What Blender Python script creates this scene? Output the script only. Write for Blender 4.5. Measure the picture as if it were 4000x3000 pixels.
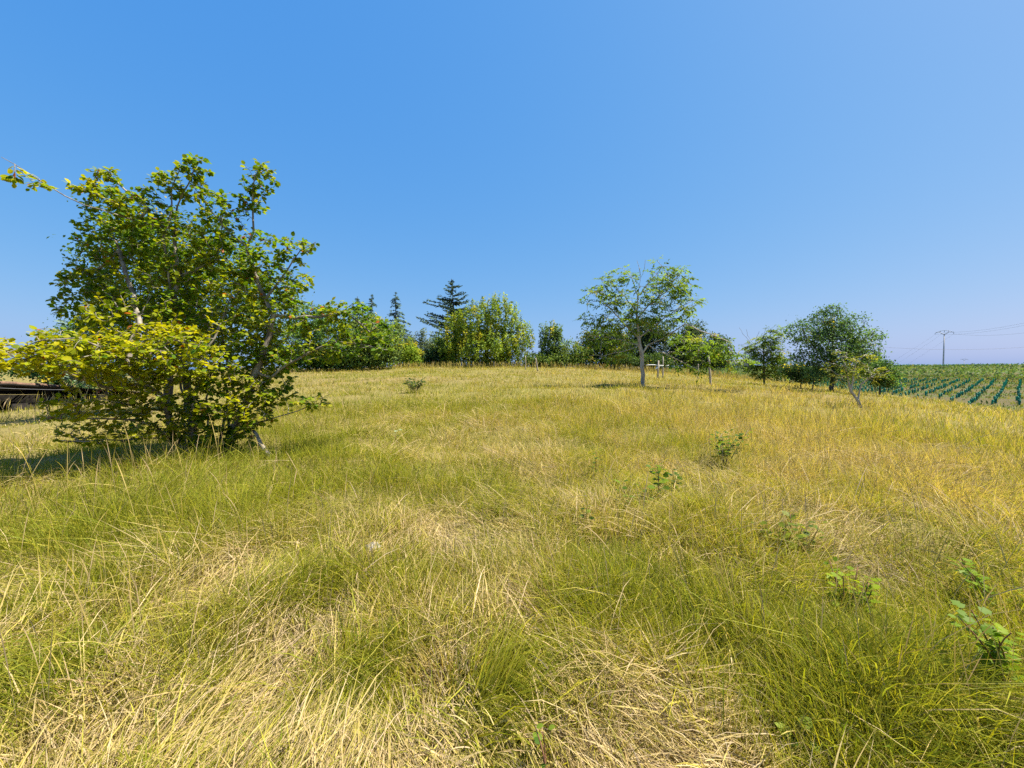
import bpy, math
import numpy as np
from math import radians, pi

# ------------------------------------------------------------------ scene, camera, sky, sun, exposure
scene = bpy.context.scene
COL = scene.collection
for o in list(bpy.data.objects):
    bpy.data.objects.remove(o)
R = np.random.default_rng(7)

FPX = 400.0                      # focal length in pixels of a 1024-wide picture
PITCH = math.atan(0.03)
EYE = np.array((0.0, 0.0, 1.6))
cam_d = bpy.data.cameras.new('camera')
cam_d.sensor_width = 36.0
cam_d.lens = FPX / 1024 * 36.0
cam_d.clip_start = 0.05
cam_d.clip_end = 9000
cam = bpy.data.objects.new('camera', cam_d)
COL.objects.link(cam)
cam.location = EYE
cam.rotation_euler = (pi / 2 - PITCH, 0, 0)
scene.camera = cam

EXPOSURE = 1.3
SUN_AZ = radians(90)             # measured from the view direction, positive = right
SUN_EL = radians(60)
to_sun = np.array((math.sin(SUN_AZ) * math.cos(SUN_EL), math.cos(SUN_AZ) * math.cos(SUN_EL), math.sin(SUN_EL)))
world = bpy.data.worlds.new('World')
scene.world = world
world.use_nodes = True
wn = world.node_tree
bg = wn.nodes['Background']
sky = wn.nodes.new('ShaderNodeTexSky')
sky.sky_type = 'NISHITA'
sky.sun_disc = False
sky.sun_elevation = SUN_EL
sky.sun_rotation = SUN_AZ
sky.altitude = 200
sky.air_density = 1.0
sky.dust_density = 1.7
sky.ozone_density = 1.0
# the phone's vivid rendition of the sky: one tone curve per channel, the same in every direction
SKY = 0.12
sep = wn.nodes.new('ShaderNodeSeparateColor'); com = wn.nodes.new('ShaderNodeCombineColor')
wn.links.new(sky.outputs[0], sep.inputs[0])
for ch, (k_, g_) in enumerate(((0.80, 1.08), (0.725, 0.50), (0.93, 0.15))):
    m0 = wn.nodes.new('ShaderNodeMath'); m0.operation = 'MULTIPLY'; m0.inputs[1].default_value = SKY
    m1 = wn.nodes.new('ShaderNodeMath'); m1.operation = 'POWER'; m1.inputs[1].default_value = g_
    m2 = wn.nodes.new('ShaderNodeMath'); m2.operation = 'MULTIPLY'; m2.inputs[1].default_value = k_ / (2 ** EXPOSURE * SKY)
    wn.links.new(sep.outputs[ch], m0.inputs[0]); wn.links.new(m0.outputs[0], m1.inputs[0]); wn.links.new(m1.outputs[0], m2.inputs[0]); wn.links.new(m2.outputs[0], com.inputs[ch])
wn.links.new(com.outputs[0], bg.inputs[0])
bg.inputs[1].default_value = SKY
sun_d = bpy.data.lights.new('sun', 'SUN')
sun_d.energy = 5.0
sun_d.angle = radians(0.5)
sun_d.color = (1.0, 0.93, 0.78)
sun = bpy.data.objects.new('sun', sun_d)
COL.objects.link(sun)
from mathutils import Vector
sun.rotation_euler = Vector(to_sun).to_track_quat('Z', 'Y').to_euler()
scene.view_settings.view_transform = 'Standard'
scene.view_settings.look = 'None'
scene.view_settings.exposure = EXPOSURE
scene.view_settings.gamma = 1.0
scene.view_settings.use_curve_mapping = False
scene.cycles.use_denoising = False
scene.cycles.adaptive_threshold = 0.02
scene.cycles.max_bounces = 6
scene.cycles.diffuse_bounces = 3
scene.cycles.glossy_bounces = 2
scene.cycles.transmission_bounces = 4
scene.cycles.transparent_max_bounces = 6

# ------------------------------------------------------------------ noise and terrain
def vnoise(x, y, seed=0):
    xi = np.floor(x).astype(np.int64); yi = np.floor(y).astype(np.int64)
    xf = x - xi; yf = y - yi
    u = xf * xf * (3 - 2 * xf); v = yf * yf * (3 - 2 * yf)
    def hsh(a, b):
        n = (a * 374761393 + b * 668265263 + seed * 1442695041) & 0x7fffffff
        n = ((n ^ (n >> 13)) * 1274126177) & 0x7fffffff
        n = (n ^ (n >> 16)) & 0xffff
        return n / 65535.0
    a = hsh(xi, yi); b = hsh(xi + 1, yi); c = hsh(xi, yi + 1); d = hsh(xi + 1, yi + 1)
    return (a * (1 - u) + b * u) * (1 - v) + (c * (1 - u) + d * u) * v

def fbm(x, y, seed=0, octv=3):
    s = 0; a = 1.0; t = 0
    for i in range(octv):
        s = s + a * vnoise(x * 2 ** i + 17.3 * i, y * 2 ** i + 9.1 * i, seed + i * 31); t += a; a *= 0.5
    return s / t

def sstep(a, b, x):
    t = np.clip((x - a) / (b - a), 0, 1); return t * t * (3 - 2 * t)

def softmin(x, m, k):
    return -k * np.logaddexp(-x / k, -m / k)

RD = np.array((0.788, 0.616))     # direction of the vine rows
def vine_h(x, y):
    s = RD[0] * x + RD[1] * y
    return -2.4 + 0.0292 * softmin(s, 243.0, 12.0) - 0.012 * 20 * np.logaddexp(0, (s - 270) / 20)

def edge_x(y):                    # right border of the meadow
    return 21.5 + 0.05 * y

def height(x, y):
    x = np.asarray(x, float); y = np.asarray(y, float)
    m = 0.05 * softmin(y, 46.0, 5.0)
    fade = np.exp(-np.clip(y, 0, 200) / 25.0)
    lx = np.clip(-x, 0, 40)
    m = m - 0.0037 * lx ** 2 * fade
    rx = np.clip(x, 0, 40)
    m = m - 0.0021 * rx ** 2
    m = m - 1.3 * sstep(18, 26, -x) * (1 - sstep(22, 36, y))
    near = np.exp(-(x * x + y * y) / 1.2)
    m = m + (0.20 * (fbm(x / 3.1, y / 3.1, 3, 2) - 0.5) + 0.27 * (fbm(x / 0.95, y / 0.95, 5, 2) - 0.5)) * (1 - near)
    far = sstep(60, 160, y)
    m = m * (1 - far) + far * (vine_h(x, y) - 0.4)
    b = sstep(0, 5.5, x - edge_x(y))
    v = vine_h(x, y) + 0.08 * (fbm(x / 2.0, y / 2.0, 9, 2) - 0.5)
    z = m * (1 - b) + v * b
    d = np.hypot(x, y)
    return z * (1 - sstep(420, 900, d)) - 6 * sstep(420, 900, d)

def hz(x, y):
    return float(height(np.array([x]), np.array([y]))[0])

S = 1024 / 2212.0                 # measured on a 2212-wide view of the photograph
FW = np.array((0, math.cos(PITCH), -math.sin(PITCH))); UP = np.array((0, math.sin(PITCH), math.cos(PITCH)))
def ray(X, Y):
    a = (X * S - 512) / FPX; b = (384 - Y * S) / FPX
    d = FW + b * UP + np.array((a, 0, 0)); return d / d[1]
def P(X, Y, d):
    return EYE + ray(X, Y) * d
def G(X, Y, up=0.0):              # where that line of sight meets the ground (or a layer above it)
    r = ray(X, Y)
    t = np.geomspace(1.0, 140, 1500); q_ = EYE[None] + r[None] * t[:, None]
    h = height(q_[:, 0], q_[:, 1]); k = np.nonzero(q_[:, 2] < h + up)[0]
    i = k[0] if len(k) else len(t) - 1
    return np.array((q_[i, 0], q_[i, 1], h[i]))

# ------------------------------------------------------------------ helpers: meshes and tags
def link(name, me, mat=None, parent=None):
    o = bpy.data.objects.new(name, me); COL.objects.link(o)
    if mat is not None and me is not None: me.materials.append(mat)
    if parent is not None: o.parent = parent
    return o

def mesh(name, verts, faces, cols=None, smooth=False):
    """verts (N,3), faces (M,k) int, cols (N,3)"""
    verts = np.ascontiguousarray(verts, dtype=np.float32); faces = np.ascontiguousarray(faces, dtype=np.int32)
    me = bpy.data.meshes.new(name)
    me.vertices.add(len(verts)); me.vertices.foreach_set('co', verts.ravel())
    k = faces.shape[1]
    me.loops.add(faces.size); me.loops.foreach_set('vertex_index', faces.ravel())
    me.polygons.add(len(faces))
    me.polygons.foreach_set('loop_start', np.arange(0, faces.size, k, dtype=np.int32))
    try: me.polygons.foreach_set('loop_total', np.full(len(faces), k, dtype=np.int32))
    except Exception: pass
    me.update(calc_edges=True)
    if smooth: me.polygons.foreach_set('use_smooth', np.ones(len(faces), dtype=bool))
    if cols is not None:
        ca = me.color_attributes.new('Col', 'FLOAT_COLOR', 'POINT')
        c4 = np.ones((len(verts), 4), dtype=np.float32); c4[:, :3] = cols
        ca.data.foreach_set('color', c4.ravel())
    return me

class Build:
    def __init__(self): self.v = []; self.f = []; self.c = []; self.n = 0
    def add(self, v, f, c=None):
        v = np.asarray(v, float); f = np.asarray(f, int)
        self.v.append(v); self.f.append(f + self.n); self.n += len(v)
        self.c.append(np.broadcast_to(np.asarray(c if c is not None else (.5, .5, .5), float), v.shape))
    def make(self, name, mat, parent=None, smooth=False, col=True):
        if not self.v: return None
        return link(name, mesh(name, np.vstack(self.v), np.vstack(self.f), np.vstack(self.c) if col else None, smooth), mat, parent)

def tag(o, label=None, cat=None, group=None, kind=None):
    if label: o['label'] = label
    if cat: o['category'] = cat
    if group: o['group'] = group
    if kind: o['kind'] = kind
    return o
def empty(name, loc):
    o = bpy.data.objects.new(name, None); COL.objects.link(o); o.location = [float(a) for a in loc]; o.empty_display_size = 0.2
    return o

def box_quads(c, s, rz=0.0):
    c = np.array(c, float); s = np.array(s, float) / 2
    p = np.array([(a, b, d) for a in (-1, 1) for b in (-1, 1) for d in (-1, 1)], float) * s
    cr, sr = math.cos(rz), math.sin(rz)
    p = np.c_[p[:, 0] * cr - p[:, 1] * sr, p[:, 0] * sr + p[:, 1] * cr, p[:, 2]] + c
    return p, np.array([(0, 1, 3, 2), (4, 6, 7, 5), (0, 4, 5, 1), (2, 3, 7, 6), (0, 2, 6, 4), (1, 5, 7, 3)])

def norm(a): return a / np.maximum(np.linalg.norm(a, axis=-1, keepdims=True), 1e-9)

def tubes(p0, p1, r0, r1, k=5):
    """independent tapered tubes as quads"""
    p0 = np.asarray(p0, float); p1 = np.asarray(p1, float)
    d = norm(p1 - p0)
    ref = np.where(np.abs(d[:, 2:3]) > 0.9, np.array([[1., 0, 0]]), np.array([[0, 0, 1.]]))
    u = norm(np.cross(ref, d)); w = np.cross(d, u)
    a = np.arange(k) * 2 * pi / k
    ring = u[:, None, :] * np.cos(a)[None, :, None] + w[:, None, :] * np.sin(a)[None, :, None]
    v0 = p0[:, None, :] + ring * np.asarray(r0)[:, None, None]
    v1 = p1[:, None, :] + ring * np.asarray(r1)[:, None, None]
    v = np.concatenate([v0, v1], 1).reshape(-1, 3)
    i = np.arange(k); j = (i + 1) % k
    f = np.stack([i, j, j + k, i + k], 1)
    f = (f[None] + (np.arange(len(p0)) * 2 * k)[:, None, None]).reshape(-1, 4)
    return v, f

def sweep(pts, rad, k=6, cap=True):
    """one continuous tube along a line, quads (caps as degenerate fans kept simple)"""
    pts = np.asarray(pts, float); n = len(pts)
    rad = np.broadcast_to(np.asarray(rad, float), (n,))
    t = norm(np.gradient(pts, axis=0))
    ref = np.array((0, 0, 1.)) if abs(t[:, 2]).mean() < 0.85 else np.array((1., 0, 0))
    u = norm(np.cross(np.broadcast_to(ref, t.shape), t)); w = np.cross(t, u)
    a = np.arange(k) * 2 * pi / k
    v = (pts[:, None] + (u[:, None] * np.cos(a)[None, :, None] + w[:, None] * np.sin(a)[None, :, None]) * rad[:, None, None]).reshape(-1, 3)
    i = np.arange(k); j = (i + 1) % k
    f = np.concatenate([np.stack([i, j, j + k, i + k], 1) + r * k for r in range(n - 1)])
    if cap:
        v = np.vstack([v, pts[0], pts[-1]]); a0 = n * k; b0 = a0 + 1; q = (n - 1) * k
        f = np.vstack([f, np.stack([j[::2], i[::2], np.full(len(i[::2]), a0), (i[::2] + 2) % k], 1)[:, [1, 2, 3, 0]], np.stack([q + i[::2], q + j[::2], q + (i[::2] + 2) % k, np.full(len(i[::2]), b0)], 1)])
    return v, f

# ------------------------------------------------------------------ materials
def nodes_of(name):
    m = bpy.data.materials.new(name); m.use_nodes = True
    nt = m.node_tree
    return m, nt, nt.nodes['Principled BSDF'], nt.nodes['Material Output']

def leaf_mat(name, trans=0.4, rough=0.5, spec=0.3, tint=(1.1, 1.05, 0.55)):
    m, nt, p, out = nodes_of(name)
    a = nt.nodes.new('ShaderNodeAttribute'); a.attribute_name = 'Col'
    tr = nt.nodes.new('ShaderNodeBsdfTranslucent')
    mul = nt.nodes.new('ShaderNodeMix'); mul.data_type = 'RGBA'; mul.blend_type = 'MULTIPLY'; mul.inputs[0].default_value = 1
    mul.inputs[7].default_value = (*tint, 1)
    nt.links.new(a.outputs['Color'], mul.inputs[6]); nt.links.new(mul.outputs[2], tr.inputs['Color'])
    nt.links.new(a.outputs['Color'], p.inputs['Base Color'])
    p.inputs['Roughness'].default_value = rough
    p.inputs['Specular IOR Level'].default_value = spec
    mx = nt.nodes.new('ShaderNodeMixShader'); mx.inputs[0].default_value = trans
    nt.links.new(p.outputs[0], mx.inputs[1]); nt.links.new(tr.outputs[0], mx.inputs[2]); nt.links.new(mx.outputs[0], out.inputs[0])
    return m

def noise_mat(name, c1, c2, scale=8, rough=0.9, bump=0.3, stretch=(1, 1, 1), c3=None, spec=0.2):
    m, nt, p, out = nodes_of(name)
    tc = nt.nodes.new('ShaderNodeTexCoord'); mp = nt.nodes.new('ShaderNodeMapping'); mp.inputs['Scale'].default_value = stretch
    nz = nt.nodes.new('ShaderNodeTexNoise'); nz.inputs['Scale'].default_value = scale; nz.inputs['Detail'].default_value = 6
    rp = nt.nodes.new('ShaderNodeValToRGB')
    rp.color_ramp.elements[0].position = 0.35; rp.color_ramp.elements[0].color = (*c1, 1)
    rp.color_ramp.elements[1].position = 0.65; rp.color_ramp.elements[1].color = (*c2, 1)
    if c3:
        e = rp.color_ramp.elements.new(0.5); e.color = (*c3, 1)
    nt.links.new(tc.outputs['Object'], mp.inputs[0]); nt.links.new(mp.outputs[0], nz.inputs[0]); nt.links.new(nz.outputs[0], rp.inputs[0])
    nt.links.new(rp.outputs[0], p.inputs['Base Color'])
    p.inputs['Roughness'].default_value = rough; p.inputs['Specular IOR Level'].default_value = spec
    if bump:
        b = nt.nodes.new('ShaderNodeBump'); b.inputs['Strength'].default_value = bump; b.inputs['Distance'].default_value = 0.02
        nt.links.new(nz.outputs[0], b.inputs['Height']); nt.links.new(b.outputs[0], p.inputs['Normal'])
    return m

M = {}
M['leaf'] = leaf_mat('leaf', 0.5, 0.5, 0.14, (1.25, 1.2, 0.5))
M['far_leaf'] = leaf_mat('far_leaf', 0.45, 0.6, 0.15, (1.2, 1.15, 0.6))
M['needle'] = leaf_mat('needle', 0.12, 0.7, 0.15, (1, 1, .8))
M['grass'] = leaf_mat('grass', 0.48, 0.55, 0.08, (1.25, 1.22, 0.5))
M['straw'] = leaf_mat('straw', 0.25, 0.6, 0.1, (1.05, 1.0, 0.75))
M['bark'] = noise_mat('bark', (.13, .105, .08), (.33, .30, .25), 14, 0.95, 0.5, (1, 1, .35), (.22, .19, .155))
M['bark_pale'] = noise_mat('bark_pale', (.27, .235, .19), (.50, .44, .36), 10, 0.95, 0.4, (1, 1, .3), (.39, .34, .28))
M['bark_red'] = noise_mat('bark_red', (.15, .07, .04), (.26, .13, .07), 20, 0.8, 0.2, (1, 1, .3))
M['bark_dark'] = noise_mat('bark_dark', (.05, .04, .035), (.12, .10, .08), 10, 0.95, 0.4, (1, 1, .3))
M['wood'] = noise_mat('weathered_wood', (.24, .20, .16), (.46, .40, .33), 6, 0.9, 0.4, (4, 4, .4))
M['shade_dark'] = noise_mat('shade_dark_interior', (.012, .010, .009), (.03, .026, .022), 8, 0.95, 0.3)  # deep shade of the shed interior, painted in as a near-black colour
M['tile'] = noise_mat('roof_tile', (.25, .08, .045), (.42, .17, .10), 3, 0.9, 0.3)
M['tile_old'] = noise_mat('old_tile', (.09, .06, .045), (.21, .12, .08), 9, 0.95, 0.3)
M['slate'] = noise_mat('grey_roof', (.12, .12, .12), (.2, .2, .2), 3, 0.9, 0.3)
M['plaster'] = noise_mat('plaster', (.42, .34, .28), (.52, .44, .37), 2, 0.95, 0.1)
M['stone'] = noise_mat('stone', (.22, .20, .175), (.38, .35, .31), 12, 0.95, 0.6)
M['concrete'] = noise_mat('concrete', (.42, .39, .36), (.55, .51, .47), 3, 0.95, 0.2)
M['steel'] = noise_mat('galvanised_steel', (.22, .23, .24), (.3, .31, .32), 6, 0.5, 0.1, spec=0.5)
M['white'] = noise_mat('white_paint', (.62, .62, .6), (.75, .75, .73), 8, 0.5, 0.1)
M['wire'] = noise_mat('wire', (.12, .12, .13), (.18, .18, .19), 5, 0.6, 0)
M['glass'] = noise_mat('insulator_glass', (.10, .16, .15), (.16, .22, .2), 5, 0.2, 0, spec=0.6)
M['guard'] = leaf_mat('vine_guard_plastic', 0.3, 0.5, 0.3, (1, 1, 1))

# ground: dry soil and thatch in the meadow, tan soil with weeds in the vineyard
def ground_mat():
    m, nt, p, out = nodes_of('ground')
    a = nt.nodes.new('ShaderNodeAttribute'); a.attribute_name = 'Col'
    tc = nt.nodes.new('ShaderNodeTexCoord')
    n1 = nt.nodes.new('ShaderNodeTexNoise'); n1.inputs['Scale'].default_value = 35; n1.inputs['Detail'].default_value = 8
    mp = nt.nodes.new('ShaderNodeMapRange'); mp.inputs[1].default_value = .3; mp.inputs[2].default_value = .7; mp.inputs[3].default_value = .55; mp.inputs[4].default_value = 1.35
    nt.links.new(tc.outputs['Object'], n1.inputs[0]); nt.links.new(n1.outputs[0], mp.inputs[0])
    mul = nt.nodes.new('ShaderNodeMix'); mul.data_type = 'RGBA'; mul.blend_type = 'MULTIPLY'; mul.inputs[0].default_value = 1
    nt.links.new(a.outputs['Color'], mul.inputs[6]); nt.links.new(mp.outputs[0], mul.inputs[7])
    nt.links.new(mul.outputs[2], p.inputs['Base Color'])
    p.inputs['Roughness'].default_value = 1; p.inputs['Specular IOR Level'].default_value = 0.1
    b = nt.nodes.new('ShaderNodeBump'); b.inputs['Strength'].default_value = 0.6; b.inputs['Distance'].default_value = 0.03
    nt.links.new(n1.outputs[0], b.inputs['Height']); nt.links.new(b.outputs[0], p.inputs['Normal'])
    return m
M['ground'] = ground_mat()

# ------------------------------------------------------------------ ground sheet
NA = 281
rr = np.concatenate([np.linspace(0.15, 3, 22), np.geomspace(3.12, 60, 120)[0:], np.geomspace(62, 420, 45), np.geomspace(450, 6000, 12)])
aa = np.linspace(-pi, pi, NA)
RR, AA = np.meshgrid(rr, aa, indexing='ij')
gx = RR * np.sin(AA); gy = RR * np.cos(AA); gz = height(gx, gy)
ii, jj = np.meshgrid(np.arange(len(rr) - 1), np.arange(NA - 1), indexing='ij')
q = np.stack([ii * NA + jj, ii * NA + jj + 1, (ii + 1) * NA + jj + 1, (ii + 1) * NA + jj], -1).reshape(-1, 4)[:, ::-1]
gv = np.stack([gx, gy, gz], -1).reshape(-1, 3)
inv = sstep(1.5, 5.0, gv[:, 0] - edge_x(gv[:, 1]))[:, None]
ssd = RD[0] * gv[:, 0] + RD[1] * gv[:, 1]
cr_ = fbm(gv[:, 0] / 6, gv[:, 1] / 6, 21, 3)[:, None]
mead = np.array((.20, .15, .065)) * (1 - cr_) + np.array((.17, .16, .04)) * cr_
stri = sstep(.42, .6, fbm(ssd / 2.2, (gv[:, 0] * RD[1] - gv[:, 1] * RD[0]) / 26, 23, 2))[:, None]
soil = np.array((.10, .085, .04)) * (1 - stri) + np.array((.075, .10, .03)) * stri
gcol = mead * (1 - inv) + soil * inv
ground = link('ground', mesh('ground', gv, q, gcol, True), M['ground'])
tag(ground, kind='structure')

# ------------------------------------------------------------------ blades of grass
def blades(base, az, L, w, th0, th1, cb, ct, twist, prof=(1.0, 0.95, 0.7), pw=1.0):
    """ribbons that bend from th0 to th1 (angle from upright) towards az; the last ring is a point"""
    n = len(prof); N = len(base)
    t = (np.arange(n) + 0.5) / n
    th = th0[:, None] + (th1 - th0)[:, None] * t[None] ** (pw if np.isscalar(pw) else pw[:, None])
    ds = (L / n)[:, None]
    r = np.concatenate([np.zeros((N, 1)), np.cumsum(np.sin(th) * ds, 1)], 1)
    z = np.concatenate([np.zeros((N, 1)), np.cumsum(np.cos(th) * ds, 1)], 1)
    ca, sa = np.cos(az), np.sin(az)
    c = np.stack([base[:, 0:1] + r * ca[:, None], base[:, 1:2] + r * sa[:, None], base[:, 2:3] + z], -1)
    thm = (th0 + th1) / 2
    side = np.stack([-sa, ca, np.zeros(N)], -1) * np.cos(twist)[:, None] + np.stack([-np.cos(thm) * ca, -np.cos(thm) * sa, np.sin(thm)], -1) * np.sin(twist)[:, None]
    wid = w[:, None] * np.asarray(prof)[None] * 0.5
    lft = c[:, :n] - side[:, None] * wid[..., None]; rgt = c[:, :n] + side[:, None] * wid[..., None]
    v = np.concatenate([np.stack([lft, rgt], 2).reshape(N, 2 * n, 3), c[:, n:n + 1]], 1)
    tt = np.concatenate([np.repeat(np.arange(n) / n, 2), [1.0]])
    col = cb[:, None] * (1 - tt)[None, :, None] + ct[:, None] * tt[None, :, None]
    f = []
    for i in range(n - 1):
        a = 2 * i; f += [(a, a + 1, a + 3), (a, a + 3, a + 2)]
    f.append((2 * n - 2, 2 * n - 1, 2 * n))
    f = (np.array(f)[None] + (np.arange(N) * (2 * n + 1))[:, None, None]).reshape(-1, 3)
    return v.reshape(-1, 3), f, col.reshape(-1, 3)

# patches seen in the photograph, given as world centres and radii: (x, y, radius, weight)
def patch_list(lst):
    out = []
    for X, Y, rp, wt in lst:
        g = G(X, Y, 0.12); out.append((g[0], g[1], max(0.18, rp * S / FPX * g[1]), wt))
    return out
GREYS = patch_list([(1880, 1225, 75, 1.0), (1000, 1145, 60, .5), (960, 1450, 45, .6), (1640, 1200, 50, .5), (2000, 1090, 40, .4), (660, 1350, 50, .4)])
STRAW = patch_list([(960, 1615, 260, .85), (560, 1510, 150, .8), (150, 1600, 170, .8), (1000, 1130, 110, .9), (1090, 1120, 90, .8), (1450, 1600, 180, .8), (1560, 1530, 110, .7),
                    (1880, 1225, 90, 1.0), (520, 1215, 110, .9), (40, 1260, 60, .8), (650, 1360, 130, .9), (340, 1480, 180, .8), (800, 1170, 60, .8), (955, 1420, 70, 1.0),
                    (1980, 960, 50, .5), (1050, 990, 50, .5), (790, 915, 40, .7), (1000, 1500, 140, .6), (1750, 1150, 60, .6), (60, 970, 60, .4), (2010, 1080, 50, .5), (1110, 1290, 50, .6), (1160, 1000, 30, .6), (1500, 1010, 60, .5)])
GREEN = patch_list([(300, 1080, 170, 1.0), (500, 1040, 160, 1.0), (650, 950, 120, .8), (760, 1440, 110, .8), (1110, 1440, 110, .8), (1270, 1310, 90, .8), (230, 1240, 130, .7), (640, 1250, 110, .7),
                    (1900, 1480, 150, .8), (2100, 1450, 150, .8), (1720, 1380, 110, .6), (1060, 1030, 80, .7), (880, 1010, 110, .6), (160, 1080, 130, .6), (420, 1010, 140, .9), (700, 870, 140, .5), (430, 1390, 100, .7),
                    (1330, 1230, 90, .5), (880, 880, 180, .3), (40, 1420, 130, .8), (820, 1600, 80, .4), (1480, 1290, 100, .5), (620, 1030, 120, .7), (1950, 1220, 70, .6), (1100, 1080, 70, .6)])
GOLD = patch_list([(1500, 900, 250, .7), (1800, 930, 250, .8), (2050, 1050, 200, .8), (1350, 1000, 160, .6), (1650, 860, 300, .6), (2050, 900, 200, .7), (1750, 1040, 160, .7), (2100, 1230, 120, .5), (1570, 1110, 120, .5), (1320, 830, 200, .3)])
def field(lst, x, y):
    s = np.zeros_like(x)
    for a, b, r, w in lst:
        s = np.maximum(s, w * np.exp(-(((x - a) ** 2 + (y - b) ** 2) / (r * r)) ** 1.5 * 0.8))
    return s

bush_c = P(455, 985, 7.1)
def in_meadow(x, y):
    return (x < edge_x(y) + 2.2 + 1.2 * (vnoise(y / 1.3, x * 0 + 3.3, 2) - .5)) & (y < 52) & ~((x < -19.5) & (y < 24) & (y > 13.0))

def scatter(n, d0, d1, a0, a1, p=0.0, rng=R):
    """points spread so that their density thins out with distance"""
    u = rng.random(n)
    d = d0 * (d1 / d0) ** (u if p == 0 else u ** p)
    a = rng.uniform(radians(a0), radians(a1), n)
    return d * np.sin(a), d * np.cos(a), d

C_GREEN = np.array((.085, .15, .007)); C_GREEN2 = np.array((.21, .26, .008)); C_LIME = np.array((.40, .355, .012))
C_GOLD = np.array((.40, .345, .045)); C_STRAW = np.array((.48, .355, .15)); C_PALE = np.array((.54, .425, .27)); C_GREY = np.array((.33, .27, .22)); C_BROWN = np.array((.27, .175, .09))

def mixc(a, b, t): return a * (1 - t[:, None]) + b * t[:, None]

def grass_layer(n_clump, per, d0, d1, p, rng):
    x, y, d = scatter(n_clump, d0, d1, -66, 66, p, rng)
    k = in_meadow(x, y) & (y > -1); x, y, d = x[k], y[k], d[k]
    st = field(STRAW, x, y); gr = field(GREEN, x, y); go = field(GOLD, x, y)
    n1 = fbm(x / 2.4, y / 2.4, 41, 3); n2 = fbm(x / 0.6, y / 0.6, 43, 2); n3 = fbm(x / .33, y / .33, 47, 2)
    right = sstep(-3, 9, x - 0.1 * y)
    dry = np.clip(0.36 + 0.30 * st + 0.55 * (n3 - .5) + 0.30 * go - 0.52 * gr + 0.85 * (n1 - .5) + 0.5 * (n2 - .5) + 0.20 * right * sstep(3, 9, d) + 0.10 * sstep(25, 42, d) + rng.normal(0, .10, len(x)), 0, 1)
    flat = np.clip(0.80 * st - 0.45 * gr + 0.9 * (n2 - .5) + 0.5 * (n1 - .52) + 0.9 * (n3 - .5) - 0.30 * go + 0.13 - 0.36 * sstep(6, 16, d), 0, 1)
    hgt = np.clip(0.28 + 0.40 * (n2 - .45) + 0.20 * (n3 - .5) + 0.13 * gr + 0.14 * go - 0.14 * st + 0.05 * right, 0.12, .60) * rng.uniform(.75, 1.25, len(x))
    hgt = hgt * (.72 + .12 * sstep(3, 8, d)) * (1 - .45 * flat) * (1 - 0.2 * sstep(9, 20, d)) * (1 - .45 * np.exp(-((x + 12) ** 2 + (y - 11) ** 2) / 30.0))
    hgt = np.where((d > 41), hgt * 1.5, hgt)
    lay = 2 * pi * 1.4 * fbm(x / 1.7, y / 1.7, 53, 2) - 1.2
    leanaz = 2 * pi * 1.5 * fbm(x / 0.9, y / 0.9, 57, 2)
    lean = (0.08 + 0.9 * vnoise(x / .5, y / .5, 61) ** 2) * (1 - .55 * sstep(4, 9, d))
    n = rng.poisson(per * (0.75 + .5 * rng.random(len(x))))
    I = np.repeat(np.arange(len(x)), n); N = len(I)
    cr = (0.05 + 0.016 * d)[I] * 0.9
    ox, oy = rng.normal(0, 1, (2, N)) * cr
    bx, by = x[I] + ox, y[I] + oy
    outaz = np.arctan2(oy, ox)
    dd = np.hypot(bx, by)
    isflat = rng.random(N) < flat[I] * 0.95 + .08
    az_up = np.arctan2(np.sin(outaz) * .55 + np.sin(leanaz[I]) * lean[I] * 1.6 + rng.normal(0, .7, N), np.cos(outaz) * .55 + np.cos(leanaz[I]) * lean[I] * 1.6 + rng.normal(0, .7, N))
    az = np.where(isflat, lay[I] + rng.normal(0, 1, N) * np.where(rng.random(N) < .25, 1.4, .42) + pi * (rng.random(N) < .25), az_up)
    L = hgt[I] * rng.uniform(.55, 1.3, N) * np.where(isflat, rng.uniform(1.0, 1.9, N), 1.0)
    th0 = np.where(isflat, rng.normal(1.15, .25, N), np.abs(rng.normal(.15, .22, N)) + .5 * lean[I])
    th1 = np.where(isflat, rng.normal(1.65, .22, N), th0 + np.abs(rng.normal(.55, .5, N)) * (1 - .4 * sstep(4, 9, dd)) + .9 * lean[I] + .35 * (1 - sstep(3, 7, dd)) * rng.random(N))
    bz = height(bx, by) - .02 + np.where(isflat, rng.random(N) ** 1.5 * .09, 0)
    w = np.maximum(np.clip(np.exp(rng.normal(-5.65, .42, N)), .0016, .008), dd * rng.uniform(.00045, .0009, N)) * np.where(isflat, .95, 1.0)
    dr = np.clip(dry[I] + rng.normal(0, .22, N) + np.where(isflat, .45, 0), 0, 1)
    g = mixc(C_GREEN, C_GREEN2, rng.random(N)); lime = mixc(g, C_LIME, np.clip(rng.normal(.45, .25, N), 0, 1))
    s = mixc(C_GOLD, C_STRAW, rng.random(N)); s = mixc(s, C_PALE, np.where(isflat, rng.random(N) ** 1.6, .35 * rng.random(N)))
    s = mixc(s, C_BROWN, np.where(isflat, .6 * rng.random(N) ** 2, .45 * rng.random(N) ** 2))
    s = mixc(s, C_GREY, .75 * field(GREYS, x, y)[I])
    t1 = sstep(.10, .50, dr); t2 = sstep(.42, .78, dr)
    c = mixc(mixc(g, lime, t1), s, t2)
    tipdry = np.clip(rng.normal(.30, .3, N), 0, 1) * (1 - t2)
    ct = mixc(c, C_GOLD, tipdry)
    cb = mixc(c, C_STRAW * .8, (1 - t2) * .30)
    j = rng.uniform(.78, 1.22, N)[:, None]
    base = np.stack([bx, by, bz], -1)
    return base, az, L, w, th0, th1, cb * j, ct * j, rng.uniform(-1.2, 1.2, N), np.exp(rng.normal(.35, .55, N)), isflat

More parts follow.
